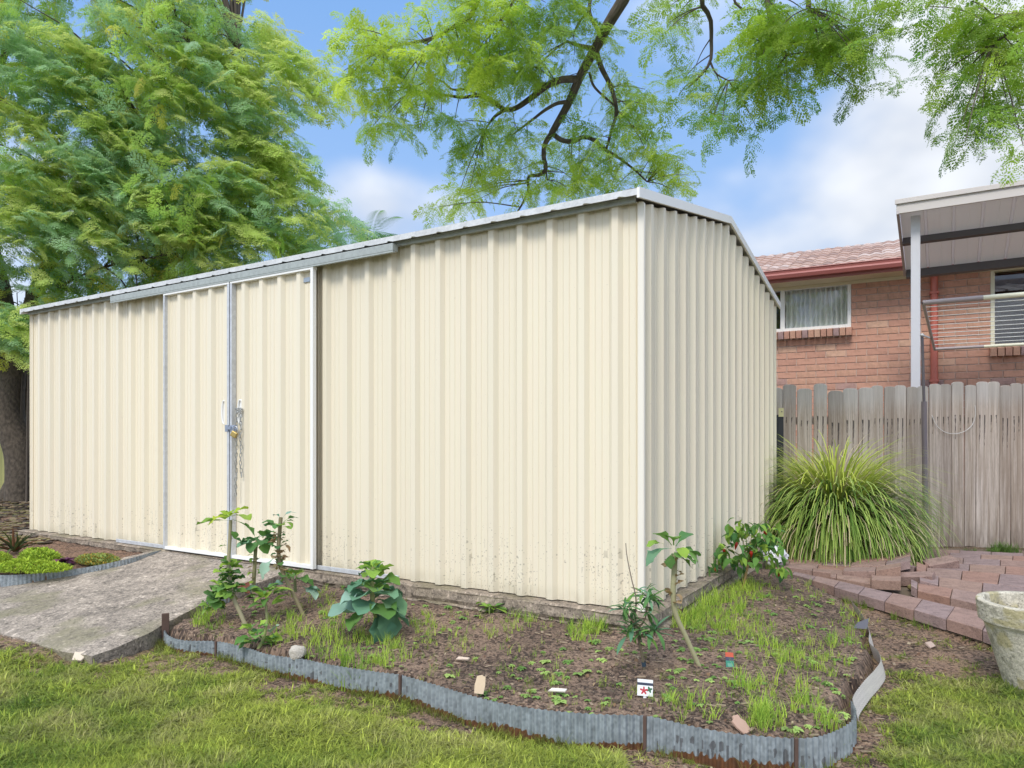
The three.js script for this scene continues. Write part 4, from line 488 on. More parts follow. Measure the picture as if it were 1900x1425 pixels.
// the staked shrub with a dry twig and its nursery tag
{
  const o = kale('young_shrub', 'young shrub with narrow dark leaves and a bare dry twig near the shed corner', 3.03, [[1197, 1256], [1193, 1225], [1186, 1190], [1180, 1160], [1176, 1130]], 0.006, 0.005, [0.12, 0.10, 0.06], [], 30, lanceLeaves, null, 'shrub'), r = rng(33), d = 3.03;
  const twig = (pts, a, b, m = [0.16, 0.11, 0.07]) => part('branch', taperTube(pts.map(([x, y]) => at(x, y, d).sub(o.position)), a, b, 6, 10), stemM(m), o);
  twig([[1180, 1160], [1168, 1145], [1158, 1128]], 0.004, 0.002); twig([[1182, 1168], [1196, 1150], [1202, 1115]], 0.004, 0.002); twig([[1184, 1180], [1205, 1175], [1222, 1172]], 0.004, 0.002); twig([[1178, 1150], [1180, 1110], [1172, 1075], [1163, 1030], [1161, 1008]], 0.0032, 0.0018, [0.22, 0.17, 0.13]); twig([[1172, 1090], [1184, 1095], [1196, 1106]], 0.0022, 0.0012, [0.22, 0.17, 0.13]);
  for (const [x, y, n, s] of [[1160, 1128, 20, 0.075], [1176, 1120, 14, 0.07], [1202, 1108, 22, 0.075], [1204, 1095, 10, 0.055], [1172, 1160, 18, 0.08], [1190, 1172, 16, 0.08], [1216, 1172, 20, 0.085], [1205, 1135, 14, 0.075], [1166, 1178, 12, 0.08]]) for (let i = 0; i < n; i++) { const a = r() * 6.283; addLeaf(o, lanceLeaves, G[['deep', 'deep', 'mid', 'blue', 'deep'][Math.floor(r() * 5)]], at(x + 8 * (r() - 0.5), y + 10 * (r() - 0.5), d + 0.03 * (r() - 0.5)), a, -0.3 + 1.3 * r(), s * (0.7 + 0.6 * r()), r); }
  part('tie', rod(at(1194, 1228, d).sub(o.position), at(1195, 1236, d).sub(o.position), 0.010, 8), M([0.02, 0.04, 0.06]), o);
}
// the chilli bush by the far corner of the bed
{
  const d = 4.65, o = kale('chilli_bush', 'small chilli bush with red fruit by the shed wall where the paving begins', d, [[1378, 1094], [1384, 1065], [1390, 1035], [1392, 1005]], 0.010, 0.006, [0.34, 0.22, 0.09], [], 40, ovateLeaves, null, 'shrub'), r = rng(43), tip = [[1362, 985], [1345, 1015], [1322, 1035], [1316, 1060], [1375, 975], [1398, 985], [1420, 1000], [1440, 1020], [1448, 1050], [1410, 1020], [1380, 1020], [1365, 1040], [1395, 1040], [1430, 985]];
  for (const [x, y] of tip) { part('branch', taperTube([at(1388, 1045, d), at(mix(1390, x, 0.5), Math.min(1040, y + 12), d + 0.1 * (r() - 0.5)), at(x, y, d + 0.3 * (r() - 0.5))].map((p) => p.sub(o.position)), 0.004, 0.0018, 5, 8), stemM([0.25, 0.25, 0.09]), o); for (let i = 0; i < 17; i++) addLeaf(o, ovateLeaves, G[['mid', 'lime', 'mid', 'deep'][Math.floor(r() * 4)]], at(x + 26 * (r() - 0.5), y + 30 * (r() - 0.5), d + 0.3 * (r() - 0.5)), r() * 6.283, -0.9 + 1.1 * r(), 0.055 + 0.045 * r(), r); }
  const cg = new THREE.LatheGeometry([[0, -0.03], [0.004, -0.022], [0.008, -0.006], [0.009, 0.004], [0.005, 0.011], [0, 0.012]].map((p) => new THREE.Vector2(...p)), 8); for (const [x, y] of [[1420, 988], [1326, 1056], [1394, 1026], [1366, 1010], [1448, 1062], [1344, 1022]]) { const m = part('chilli', cg, M([0.48, 0.03, 0.015], { roughness: 0.3 }), o); m.position.copy(at(x, y, d - 0.08)).sub(o.position); m.rotation.set(r(), r(), r() - 0.5); m.scale.setScalar(1.3); }
}
{ const o = thing('seedling', 'broad leaved seedling growing close against the concrete slab under the wall', 'seedling', onY(908, 1142, 0.15)), r = rng(50); for (let i = 0; i < 13; i++) addLeaf(o, ovateLeaves, G[['lime', 'mid', 'lime'][i % 3]], at(896 + 30 * r(), 1124 + 16 * r(), 3.95), r() * 6.28, 0.1 + r() * 0.8, 0.06 + 0.035 * r(), r); part('stem', rod(V3(0, -0.02, 0), V3(0, 0.05, 0), 0.004), stemM([0.2, 0.25, 0.08]), o); }
// spiky bromeliad in the left bed
{ const p = onY(28, 1026, 0.19), o = thing('spiky_succulent', 'dark reddish green spiky rosette plant in the left bed beside the slab', 'succulent', p), r = rng(61), spike = [0, 1, 2].map((k) => leafGeo(1, [[0, 0.045], [0.4, 0.05], [0.8, 0.025], [1, 0]], 0.3 + 0.4 * k, 0.6, 0, k)); const ms = [leafMat([0.10, 0.14, 0.05], { transmission: 0.1 }), leafMat([0.17, 0.09, 0.05], { transmission: 0.1 }), leafMat([0.06, 0.09, 0.04], { transmission: 0.1 })]; for (let i = 0; i < 34; i++) addLeaf(o, spike, ms[i % 3], p.clone().add(V3(0.03 * (r() - .5), 0.01, 0.03 * (r() - .5))), r() * 6.283, 0.35 + 1.1 * r(), 0.19 + 0.09 * r(), r); }
// mats of lime succulent, each a low mound of small leaves
{
  const r = rng(71), nub = leafGeo(1, [[0, 0.12], [0.5, 0.26], [1, 0.05]], 0.5, 0.4, 0, 1), labels = ['lime green succulent mound in the middle of the left bed, below the spiky rosette', 'long lime green succulent mat spilling along the blue grey edging at the left', 'small yellow green succulent mound at the far left of the left bed', 'thin green and orange succulent mat at the narrow end of the left bed'];
  const mats = [[[73, 1036, 38, 11, 0.07], [[0.36, 0.48, 0.05], [0.27, 0.42, 0.05]]], [[55, 1056, 78, 9, 0.05], [[0.38, 0.50, 0.05], [0.30, 0.44, 0.05]]], [[0, 1040, 20, 7, 0.05], [[0.36, 0.46, 0.05], [0.3, 0.42, 0.06]]], [[180, 1041, 40, 9, 0.03], [[0.27, 0.34, 0.09], [0.42, 0.28, 0.05]]]];
  mats.forEach(([[x, y, a, b, h], cols], k) => { const o = thing('succulent_mat', labels[k], 'ground cover', onY(x, y + b * 0.6, 0.2)), N = 2600, im = new THREE.InstancedMesh(nub, leafMat([1, 1, 1], { transmission: 0.25 }), N), m4 = new THREE.Matrix4(), q = new THREE.Quaternion(); im.name = 'leaves'; im.userData.kind = 'stuff'; im.castShadow = im.receiveShadow = true;
    for (let i = 0; i < N; i++) { const t = r() * 6.283, s = Math.sqrt(r()), lump = fbm(Math.cos(t) * s * 3 + k * 9, Math.sin(t) * s * 3, 5, 3), w = onY(x + a * s * Math.cos(t), Math.max(y + b * s * Math.sin(t), 1000), 0.205); w.y += h * (1 - s * s) * (0.4 + 1.1 * lump) * (0.65 + 0.35 * r()); q.setFromEuler(new THREE.Euler(-0.4 - r(), r() * 6.283, 0, 'YXZ')); const z = 0.018 + 0.016 * r(); m4.compose(w.sub(o.position), q, V3(z, z, z)); im.setMatrixAt(i, m4); im.setColorAt(i, rgb(k3(cols[r() < 0.75 ? 0 : 1], 0.7 + 0.5 * r()))); } o.add(im); });
  const p = onY(118, 1046, 0.19), o = thing('purple_succulent', 'small purple leaved succulent between the lime green mats of the left bed', 'succulent', p); for (let i = 0; i < 12; i++) addLeaf(o, ovateLeaves, leafMat([0.16, 0.06, 0.13], { transmission: 0.1 }), p.clone().add(V3(0, 0.015, 0)), i * 2.4, 0.2 + 0.5 * r(), 0.09 + 0.04 * r(), r);
}

// ---------------------------------------------------------------- the big tussock of ornamental grass by the fence
{
  const C = at(1550, 1012, 6.3); C.y = 0.09; const o = thing('ornamental_grass', 'large fountain shaped tussock of green and straw coloured grass between shed and fence', 'ornamental grass', C), r = rng(90), pos = [], col = [], idx = [], nor = [];
  for (let i = 0; i < 4200; i++) {
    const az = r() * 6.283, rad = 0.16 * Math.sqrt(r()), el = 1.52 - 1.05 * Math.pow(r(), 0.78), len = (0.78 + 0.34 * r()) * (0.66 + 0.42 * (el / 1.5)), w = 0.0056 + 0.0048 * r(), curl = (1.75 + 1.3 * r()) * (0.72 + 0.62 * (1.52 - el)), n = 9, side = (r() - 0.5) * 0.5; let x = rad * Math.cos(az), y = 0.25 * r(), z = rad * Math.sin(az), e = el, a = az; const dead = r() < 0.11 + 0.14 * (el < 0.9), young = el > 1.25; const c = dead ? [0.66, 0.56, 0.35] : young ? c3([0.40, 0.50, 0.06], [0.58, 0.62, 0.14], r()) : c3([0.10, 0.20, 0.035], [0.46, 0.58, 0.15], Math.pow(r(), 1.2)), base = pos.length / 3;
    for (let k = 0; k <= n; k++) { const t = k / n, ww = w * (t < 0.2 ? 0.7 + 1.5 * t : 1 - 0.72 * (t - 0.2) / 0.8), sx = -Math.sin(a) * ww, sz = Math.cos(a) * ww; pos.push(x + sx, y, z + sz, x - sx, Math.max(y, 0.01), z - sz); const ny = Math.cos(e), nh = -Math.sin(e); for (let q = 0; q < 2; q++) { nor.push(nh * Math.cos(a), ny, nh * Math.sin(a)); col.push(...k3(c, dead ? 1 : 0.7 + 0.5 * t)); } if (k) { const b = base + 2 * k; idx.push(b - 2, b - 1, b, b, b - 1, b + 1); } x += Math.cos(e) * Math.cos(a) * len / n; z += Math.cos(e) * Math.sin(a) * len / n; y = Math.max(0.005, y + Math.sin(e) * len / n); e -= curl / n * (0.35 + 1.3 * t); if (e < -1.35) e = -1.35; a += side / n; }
  }
  const g = new THREE.BufferGeometry(); g.setAttribute('position', new THREE.Float32BufferAttribute(pos, 3)); g.setAttribute('color', new THREE.Float32BufferAttribute(col, 3)); g.setIndex(idx); g.computeVertexNormals();
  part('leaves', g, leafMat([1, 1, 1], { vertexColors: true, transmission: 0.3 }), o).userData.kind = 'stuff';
}

// ---------------------------------------------------------------- grass: mown lawn, and weeds in the bed and along the edges
function tuft(seed, n, h, spread, lean, w) { const r = rng(seed), p = [], nn = [], ix = []; for (let i = 0; i < n; i++) { const a = r() * 6.283, b = r() * 6.283, R = spread * Math.sqrt(r()), hh = h * (0.55 + 0.6 * r()), l = lean * (0.3 + r()), x0 = R * Math.cos(b), z0 = R * Math.sin(b), k0 = p.length / 3, ww = w * (0.7 + 0.6 * r()); for (let k = 0; k <= 3; k++) { const t = k / 3, x = x0 + l * hh * t * t * Math.cos(a), z = z0 + l * hh * t * t * Math.sin(a), y = hh * t * (1 - 0.25 * l * t), q = ww * (1 - t * 0.95), sx = -Math.sin(a) * q, sz = Math.cos(a) * q; p.push(x + sx, y, z + sz, x - sx, y, z - sz); for (let m = 0; m < 2; m++) nn.push(-0.5 * Math.cos(a), 0.85, -0.5 * Math.sin(a)); if (k) { const c = k0 + 2 * k; ix.push(c - 2, c - 1, c, c, c - 1, c + 1); } } } const g = new THREE.BufferGeometry(); g.setAttribute('position', new THREE.Float32BufferAttribute(p, 3)); g.setIndex(ix); g.computeVertexNormals(); return g; }
function scatter(name, geo, list, label) { const im = new THREE.InstancedMesh(geo, leafMat([1, 1, 1], { transmission: 0.35 }), list.length), q = new THREE.Quaternion(), m4 = new THREE.Matrix4(); list.forEach(([x, y, z, s, ry, c, sy = 1], i) => { q.setFromAxisAngle(V3(0, 1, 0), ry); im.setMatrixAt(i, m4.compose(V3(x, y, z), q, V3(s, s * sy, s))); im.setColorAt(i, rgb(c)); }); im.name = numbered(name); im.userData = { kind: 'stuff' }; if (label) im.userData.label = label; im.castShadow = im.receiveShadow = true; scene.add(im); }
{
  const r = rng(101), A = [], B = [], W = [];
  const col = (x, z, k = 1) => { const n = fbm(x * 2.1 + 9, z * 2.1, 4, 4), m = fbm(x * 7, z * 7, 8, 3), q = r(); let c = c3([0.13, 0.23, 0.03], [0.50, 0.56, 0.09], clamp(n * 1.3 + q * 0.7 - 0.45)); c = c3(c, [0.52, 0.47, 0.20], clamp((m - 0.42) * 3) * (q < 0.5 ? 0.75 : 0.25)); return k3(c, k * (0.5 + 0.95 * r() * r() + 0.25 * r())); };
  for (let i = 0; i < 60000; i++) { const px = -40 + 1990 * r(), py = 1150 + 330 * Math.pow(r(), 0.8), w = onY(px, py, 0.01); if (inPoly(bedPoly, w.x, w.z) || (w.x < PX1 - 0.0 && w.z < PZ1 + 0.02 && w.x > PX0 - 0.75 && px < 320) || inPoly(pavePoly, w.x, w.z) || inPoly(leftPoly, w.x, w.z)) continue; const t = turf(w.x, w.z); if (r() > t * 1.05) continue; const s = 0.75 + 0.6 * r(), y = ground(w.x, w.z)[0] - 0.003; (r() < 0.5 ? A : B).push([w.x, y, w.z, s * (0.55 + 0.5 * t) * (0.6 + 0.9 * fbm(w.x * 6, w.z * 6, 91, 3)), r() * 6.283, col(w.x, w.z), 1]); }
  scatter('lawn_grass', tuft(1, 11, 0.030, 0.020, 1.1, 0.0022), A); scatter('lawn_grass', tuft(2, 8, 0.037, 0.024, 1.4, 0.0026), B);
  // weeds: [pixel x, y, radius x, radius y, count, height]
  const spots = [[1320, 1130, 70, 28, 170, 0.09], [1390, 1100, 50, 24, 90, 0.08], [1270, 1155, 40, 22, 70, 0.08], [1340, 1165, 80, 24, 110, 0.07], [1440, 1265, 42, 34, 58, 0.085], [1500, 1290, 56, 32, 70, 0.08], [1420, 1325, 36, 20, 46, 0.078], [1545, 1330, 34, 26, 40, 0.075], [1480, 1235, 90, 40, 60, 0.06], [1420, 1200, 110, 40, 110, 0.06], [1530, 1200, 70, 50, 80, 0.07], [1580, 1150, 40, 40, 30, 0.07], [1500, 1100, 80, 30, 60, 0.05], [1370, 1280, 60, 50, 30, 0.08], [1290, 1310, 80, 24, 40, 0.07], [1080, 1190, 26, 16, 34, 0.09], [1125, 1170, 40, 18, 60, 0.10], [985, 1165, 60, 20, 40, 0.06], [860, 1180, 110, 30, 50, 0.05], [900, 1220, 160, 50, 55, 0.045], [620, 1180, 130, 55, 170, 0.075], [700, 1205, 70, 34, 70, 0.08], [560, 1150, 70, 40, 80, 0.07], [650, 1225, 60, 18, 60, 0.09], [540, 1200, 60, 26, 60, 0.07], [770, 1170, 50, 30, 40, 0.06], [380, 1140, 36, 18, 50, 0.085], [350, 1168, 30, 14, 24, 0.05], [430, 1165, 50, 22, 40, 0.05], [610, 1110, 50, 20, 40, 0.05], [1010, 1250, 130, 46, 40, 0.04], [1180, 1290, 120, 30, 45, 0.04], [330, 1142, 18, 10, 16, 0.08], [1400, 1160, 120, 50, 150, 0.05]];
  for (const [x, y, a, b, n, h] of spots) for (let i = 0; i < n * 1.15; i++) { const t = r() * 6.283, s = Math.pow(r(), 0.6), px = x + a * s * Math.cos(t), py = y + b * s * Math.sin(t), w = onY(px, py, 0.13); if (!inPoly(bedPoly, w.x, w.z) || fbm(w.x * 9, w.z * 9, 66, 3) < 0.30 + 0.3 * r()) continue; const g = ground(w.x, w.z)[0]; W.push([w.x, g - 0.004, w.z, h / 0.08 * (0.6 + 0.7 * r()) * (1 - 0.35 * s), r() * 6.283, k3(c3([0.22, 0.38, 0.05], [0.52, 0.66, 0.10], clamp(r() * 1.2 - 0.1)), 0.85 + 0.3 * r()), 0.9 + 0.3 * r()]); }
  for (let i = 0; i < 900; i++) { const px = 320 + 1270 * r(), py = 1085 + 280 * r(), w = onY(px, py, 0.12); if (!inPoly(bedPoly, w.x, w.z)) continue; W.push([w.x, ground(w.x, w.z)[0] - 0.003, w.z, 0.22 + 0.3 * r(), r() * 6.283, k3([0.20, 0.24, 0.05], 0.7 + 0.6 * r()), 0.8]); }
  // along the foot of the metal edging, the paving edge and the pot
  for (let i = 0; i < 420; i++) { const k = Math.floor(r() * 300), p = rim[k], q = rim[k + 1], dx = q.x - p.x, dz = q.z - p.z, l = Math.hypot(dx, dz), o = 0.012 + 0.05 * r() * r(); if (vnoise(k * 0.09, 3) < 0.42) continue; W.push([p.x - dz / l * o, -0.008, p.z + dx / l * o, 0.35 + 0.45 * r(), r() * 6.283, k3([0.22, 0.25, 0.05], 0.6 + 0.6 * r()), 1]); }
  for (let i = 0; i < 90; i++) { const t = r(), p = E0.clone().lerp(E1, t).addScaledVector(V3(-ED.z, 0, ED.x), 0.01 + 0.04 * r()); p.y = ground(p.x, p.z)[0]; if (vnoise(t * 14, 8) < 0.45) continue; W.push([p.x, p.y - 0.004, p.z, 0.35 + 0.5 * r(), r() * 6.283, k3([0.17, 0.25, 0.04], 0.7 + 0.5 * r()), 1]); }
  for (const [x, y, n, h] of [[1738, 1000, 26, 0.10], [1852, 1012, 30, 0.09], [1838, 1016, 20, 0.07], [1875, 1014, 18, 0.09], [1800, 1014, 10, 0.05], [1705, 1004, 14, 0.06]]) for (let i = 0; i < n; i++) { const w = onY(x + 26 * (r() - 0.5), y + 8, 0.09); W.push([w.x, 0.075, w.z, h / 0.08 * (0.6 + 0.7 * r()), r() * 6.283, k3([0.16, 0.27, 0.06], 0.7 + 0.6 * r()), 1]); }
  scatter('weed_grass', tuft(3, 9, 0.080, 0.022, 0.9, 0.0022), W.filter((_, i) => i % 2)); scatter('weed_grass', tuft(4, 7, 0.095, 0.028, 0.7, 0.0026), W.filter((_, i) => !(i % 2)));
  // low broad-leaved weeds between the grasses
  { const ros = merge([0, 1, 2, 3, 4, 5, 6].map((k) => { const g = leafGeo(1, k % 2 ? OVATE : ROUND, 0.7, 0.3, 0.1, k); g.rotateX(-0.25 - 0.1 * (k % 3)); g.scale(0.8 + 0.1 * (k % 3), 1, 1); g.rotateY(k * 2.4); return g; })), low = []; for (let i = 0; i < 900; i++) { const px = 330 + 1270 * r(), py = 1090 + 270 * r(), w = onY(px, py, 0.12); if (!inPoly(bedPoly, w.x, w.z) || fbm(w.x * 3.5, w.z * 3.5, 120, 3) < 0.42 + 0.16 * r() - (px > 1230 ? 0.07 : 0)) continue; low.push([w.x, ground(w.x, w.z)[0] + 0.004, w.z, 0.012 + 0.022 * r() * r(), r() * 6.283, k3(c3([0.16, 0.31, 0.07], [0.42, 0.56, 0.16], r()), 0.8 + 0.4 * r()), 1.2]); } scatter('low_weeds', ros, low); }
  // fallen leaves and clods
  const dead = [], clod = []; for (let i = 0; i < 520; i++) { const px = 320 + 1500 * r(), py = 1080 + 300 * r(), w = onY(px, py, 0.1), [y, k] = ground(w.x, w.z); if (k === 3 || (k === 0 && turf(w.x, w.z) > 0.25)) continue; dead.push([w.x, y + 0.006, w.z, 0.018 + 0.03 * r() * r(), r() * 6.283, [[0.42, 0.30, 0.18], [0.30, 0.19, 0.11], [0.52, 0.42, 0.29], [0.20, 0.12, 0.08]][Math.floor(r() * 4)], 1]); }
  for (let i = 0; i < 1500; i++) { const px = 310 + 1320 * r(), py = 1080 + 300 * r(), w = onY(px, py, 0.1), [y, k] = ground(w.x, w.z); if (k !== 1) continue; clod.push([w.x, y, w.z, 0.005 + 0.016 * r() * r(), r() * 6.283, k3([0.19, 0.135, 0.10], 0.5 + 0.9 * r()), 0.7]); }
  scatter('fallen_leaves', leafGeo(1, OVATE, 1.6, 0.5, 0.3, 4), dead); scatter('soil_clods', new THREE.DodecahedronGeometry(1, 0), clod);
  // bits of litter, bark and twig too many to count
  const bits = [], bg = bx(-0.5, 0.5, -0.04, 0.04, -0.16, 0.16); for (let i = 0; i < 2600; i++) { const px = -30 + 1960 * r(), py = 1040 + 380 * r(), w = onY(px, py, 0.1), [y, k] = ground(w.x, w.z); if (k === 3 || (w.x < PX1 && w.z < PZ1 && w.z > SLABF && w.x > PX0 - 0.6)) continue; if (k === 0 && turf(w.x, w.z) > 0.35) continue; const v = r(); bits.push([w.x, y + 0.003, w.z, 0.010 + 0.028 * v * v, r() * 6.283, v > 0.8 ? [0.42, 0.32, 0.22] : r() < 0.4 ? [0.28, 0.2, 0.13] : [0.10, 0.07, 0.05]]); }
  for (let i = 0; i < 1500; i++) { const w = onY(-140 + 240 * r(), 905 + 95 * r(), 0.25); bits.push([w.x, ground(w.x, w.z)[0] + 0.012, w.z, 0.05 + 0.08 * r(), r() * 6.283, [[0.20, 0.12, 0.06], [0.36, 0.26, 0.15], [0.09, 0.06, 0.04], [0.28, 0.24, 0.08]][Math.floor(r() * 4)]]); }
  scatter('bark_litter', bg, bits);
}

// ---------------------------------------------------------------- small single things
{
  const tag = (name, label, px, py, d, w, h, tilt, turn, paint) => { const p = at(px, py, d), o = thing(name, label, 'plant tag', p, YAW + turn), W = 128, H = 160, t = tex(W, H, (u, v) => paint(u, v), 1, 1); const g = bx(-w / 2, w / 2, -h / 2, h / 2, -0.0008, 0.0008); const u = g.attributes.uv, q = g.attributes.position; for (let i = 0; i < q.count; i++) u.setXY(i, q.getX(i) / w + 0.5, q.getY(i) / h + 0.5); part('card', g, M([1, 1, 1], { map: t, roughness: 0.45 }), o).rotation.set(tilt, 0, -0.12); part('spike', bx(-0.006, 0.006, -h / 2 - 0.045, -h / 2 + 0.005, -0.0022, -0.0012), M([0.75, 0.75, 0.74]), o).rotation.set(tilt, 0, -0.12); };
  tag('plant_tag', 'white plant tag with a dark band and red flower picture below the young shrub', 1197, 1276, 2.78, 0.062, 0.062, -0.35, 0.1, (u, v) => { if (v > 0.80) return [0.75, 0.75, 0.73]; if (v > 0.64) return [0.03, 0.035, 0.06]; const a = Math.hypot(u - 0.42, (v - 0.32) * 1.1), f = 0.19 + 0.09 * Math.sin(5 * Math.atan2(v - 0.32, u - 0.42)); if (a < f) return [0.45, 0.03, 0.04]; const b = Math.hypot(u - 0.78, v - 0.40); if (b < 0.15 + 0.05 * Math.sin(4 * Math.atan2(v - 0.4, u - 0.78))) return [0.04, 0.12, 0.05]; return [0.74, 0.74, 0.72]; });
  tag('plant_tag', 'small plant tag with an orange red top and green lower half in mid bed', 1354, 1226, 3.06, 0.036, 0.070, -0.4, 0.15, (u, v) => v > 0.72 ? [0.52, 0.09, 0.04] : v > 0.5 ? [0.05, 0.05, 0.09] : (u > 0.2 && u < 0.8 && v > 0.15 && v < 0.35) ? [0.14, 0.34, 0.25] : [0.04, 0.22, 0.15]);
  const chip = (name, label, cat, px, py, y, pts, th, rx, ry, rz, c) => { const s = new THREE.Shape(pts.map((p) => new THREE.Vector2(...p))), g = new THREE.ExtrudeGeometry(s, { depth: th, bevelEnabled: true, bevelSize: 0.0015, bevelThickness: 0.0015, bevelSegments: 1 }); metreUV(g); g.rotateZ(rz); g.rotateX(rx); g.rotateY(YAW + ry); const p = onY(px, py, y); g.translate(p.x, p.y, p.z); solo(name, label, cat, g, M(c, { bumpMap: grain, bumpScale: 0.003, roughness: 0.9 })); };
  chip('wood_chip', 'pale rounded wood chip standing against the rim of the metal edging', 'wood chip', 889, 1287, 0.115, [[-0.018, 0], [0.016, 0], [0.02, 0.03], [0.018, 0.062], [0.004, 0.070], [-0.014, 0.064], [-0.02, 0.03]], 0.006, -0.35, 0, -0.1, [0.60, 0.46, 0.31]);
  chip('wood_chip', 'pale angular wood chip on the lawn touching the front corner of the concrete path', 'wood chip', 146, 1226, 0.01, [[-0.028, 0.0], [0.016, -0.005], [0.028, 0.024], [0.020, 0.05], [-0.010, 0.042], [-0.032, 0.046]], 0.010, -0.9, 0.1, 0, [0.62, 0.52, 0.40]);
  chip('wood_chip', 'white splinter lying on the soil to the right of mid bed', 'wood chip', 1034, 1283, 0.12, [[-0.035, 0], [0.03, -0.004], [0.038, 0.008], [-0.02, 0.014]], 0.005, -1.2, 0, 0, [0.72, 0.66, 0.58]);
  chip('bark_piece', 'pinkish brown bark piece leaning among the grass behind the front edging', 'bark', 1380, 1352, 0.11, [[-0.022, -0.02], [0.012, -0.02], [0.024, 0.01], [0.019, 0.03], [0.022, 0.042], [0.004, 0.052], [-0.006, 0.044], [-0.018, 0.046], [-0.024, 0.02]], 0.007, -0.75, 0.5, 0.5, [0.46, 0.30, 0.22]);
  chip('wood_chip', 'pale wood chip on bare soil between the big kale and the seedling', 'wood chip', 934, 1186, 0.13, [[-0.014, 0], [0.016, 0], [0.02, 0.018], [-0.01, 0.026]], 0.006, -0.8, 0.4, 0, [0.6, 0.48, 0.38]);
  chip('wood_chip', 'pale splinter on the soil left of the white splinter, below the big kale', 'wood chip', 858, 1225, 0.12, [[-0.03, 0], [0.028, 0.002], [0.03, 0.012], [-0.025, 0.016]], 0.006, -1.2, -0.6, 0.2, [0.58, 0.46, 0.36]);
  chip('wood_chip', 'pale chip on the bare dirt in front of the paving edge', 'wood chip', 1730, 1202, 0.05, [[-0.02, 0], [0.02, 0.0], [0.024, 0.03], [-0.015, 0.034]], 0.008, -1.0, 0.3, 0.2, [0.45, 0.34, 0.28]);
  const st = new THREE.DodecahedronGeometry(0.045, 2), sp = st.attributes.position; for (let i = 0; i < sp.count; i++) { const k = 0.75 + 0.5 * fbm(sp.getX(i) * 25 + 9, sp.getY(i) * 25 + 4, sp.getZ(i) * 25 + 2.5, 2); sp.setXYZ(i, sp.getX(i) * k, sp.getY(i) * k * 0.75, sp.getZ(i) * k); } st.computeVertexNormals(); const s0 = onY(553, 1210, 0.115); st.translate(s0.x, s0.y, s0.z);
  solo('stone', 'pale grey stone half sunk in the soil behind the left part of the metal edging', 'stone', st, M([0.50, 0.45, 0.38], { bumpMap: grain, bumpScale: 0.006, roughness: 0.9 }));
  const bagG = new THREE.IcosahedronGeometry(0.10, 5), bp = bagG.attributes.position; for (let i = 0; i < bp.count; i++) { const v = V3(bp.getX(i), bp.getY(i), bp.getZ(i)).multiplyScalar(10), k = 0.55 + 0.8 * Math.abs(fbm(v.x * 2.4 + 9, v.y * 2.4 + 3, v.z * 2.4 + 5.3, 3) - 0.1); bp.setXYZ(i, v.x * 0.1 * k, v.y * 0.085 * k, v.z * 0.08 * k); } bagG.computeVertexNormals(); const bq = at(1438, 1032, 5.55); bagG.translate(bq.x, bq.y, bq.z);
  solo('plastic_bag', 'crumpled white plastic bag on the paving corner behind the chilli bush', 'bag', bagG, M([0.72, 0.72, 0.76], { roughness: 0.4 }));
  // broken dark plastic pot stuck by the thin right side of the edging
  const fl = onY(1598, 1165, 0.11), flap = faces([[-0.045, 0, 0], [0.02, 0, 0.02], [0.035, 0.055, 0.01], [-0.02, 0.03, 0], [-0.045, 0, 0.004], [0.02, 0, 0.024], [0.035, 0.055, 0.014], [-0.02, 0.03, 0.004]], [[0, 2, 1], [0, 3, 2], [4, 5, 6], [4, 6, 7], [1, 2, 6], [1, 6, 5], [3, 7, 6], [3, 6, 2]]); flap.rotateY(YAW); flap.translate(fl.x, fl.y, fl.z); solo('plastic_offcut', 'torn grey and black plastic piece folded by the right side of the edging', 'plastic offcut', flap, M([0.12, 0.12, 0.15], { roughness: 0.5 }));
}
// the concrete pot at the right edge
{
  const p = onY(1927, 1283, 0.02), lich = tex(512, 512, (u, v) => { const a = fbm(u * 6, v * 6, 2, 5, 6), b = fbm(u * 26, v * 26, 7, 4, 26), f = vnoise(u * 120, v * 120, 4, 120); let c = k3([0.50, 0.47, 0.40], 0.62 + 0.5 * b + 0.45 * (f - 0.5)); c = c3(c, [0.30, 0.26, 0.10], sstep(0.50, 0.68, a) * 0.6); c = c3(c, [0.20, 0.19, 0.15], sstep(0.58, 0.75, fbm(u * 12, v * 12, 19, 4, 12)) * 0.7); return vnoise(u * 70, v * 70, 33, 70) > 0.88 ? k3(c, 0.55) : c; }, 2.2, 2.2), pm = M([1.2, 1.17, 1.10], { map: lich, bumpMap: grain, bumpScale: 0.006, roughness: 0.95, side: THREE.DoubleSide });
  const o = thing('concrete_pot', 'tapered grey concrete flower pot with banded rim, mottled with lichen, at right edge', 'flower pot', p), prof = [[0, 0.05], [0.10, 0.045], [0.11, 0], [0.118, 0.0], [0.126, 0.012], [0.202, 0.285], [0.212, 0.298], [0.224, 0.306], [0.233, 0.385], [0.229, 0.394], [0.207, 0.394], [0.202, 0.385], [0.193, 0.30], [0.16, 0.16], [0, 0.15]].map((q) => new THREE.Vector2(...q)), g = new THREE.LatheGeometry(prof, 72), q = g.attributes.position, u = g.attributes.uv; for (let i = 0; i < q.count; i++) { const k = 1 + 0.02 * (fbm(q.getX(i) * 14 + 5, q.getY(i) * 14, q.getZ(i) * 14 + 3.3, 3) - 0.5); q.setX(i, q.getX(i) * k); q.setZ(i, q.getZ(i) * k); u.setXY(i, u.getX(i) * 1.3, q.getY(i) * 1.2 + (i % prof.length) * 0.02); }
  g.computeVertexNormals(); part('pot_body', g, pm, o); const soil = new THREE.CircleGeometry(0.175, 40).rotateX(-Math.PI / 2); soil.translate(0, 0.215, 0); part('potting_soil', metreUV(soil), M([0.8, 0.7, 0.6], { map: soilTex, bumpMap: soilBump, bumpScale: 0.01 }), o);
}
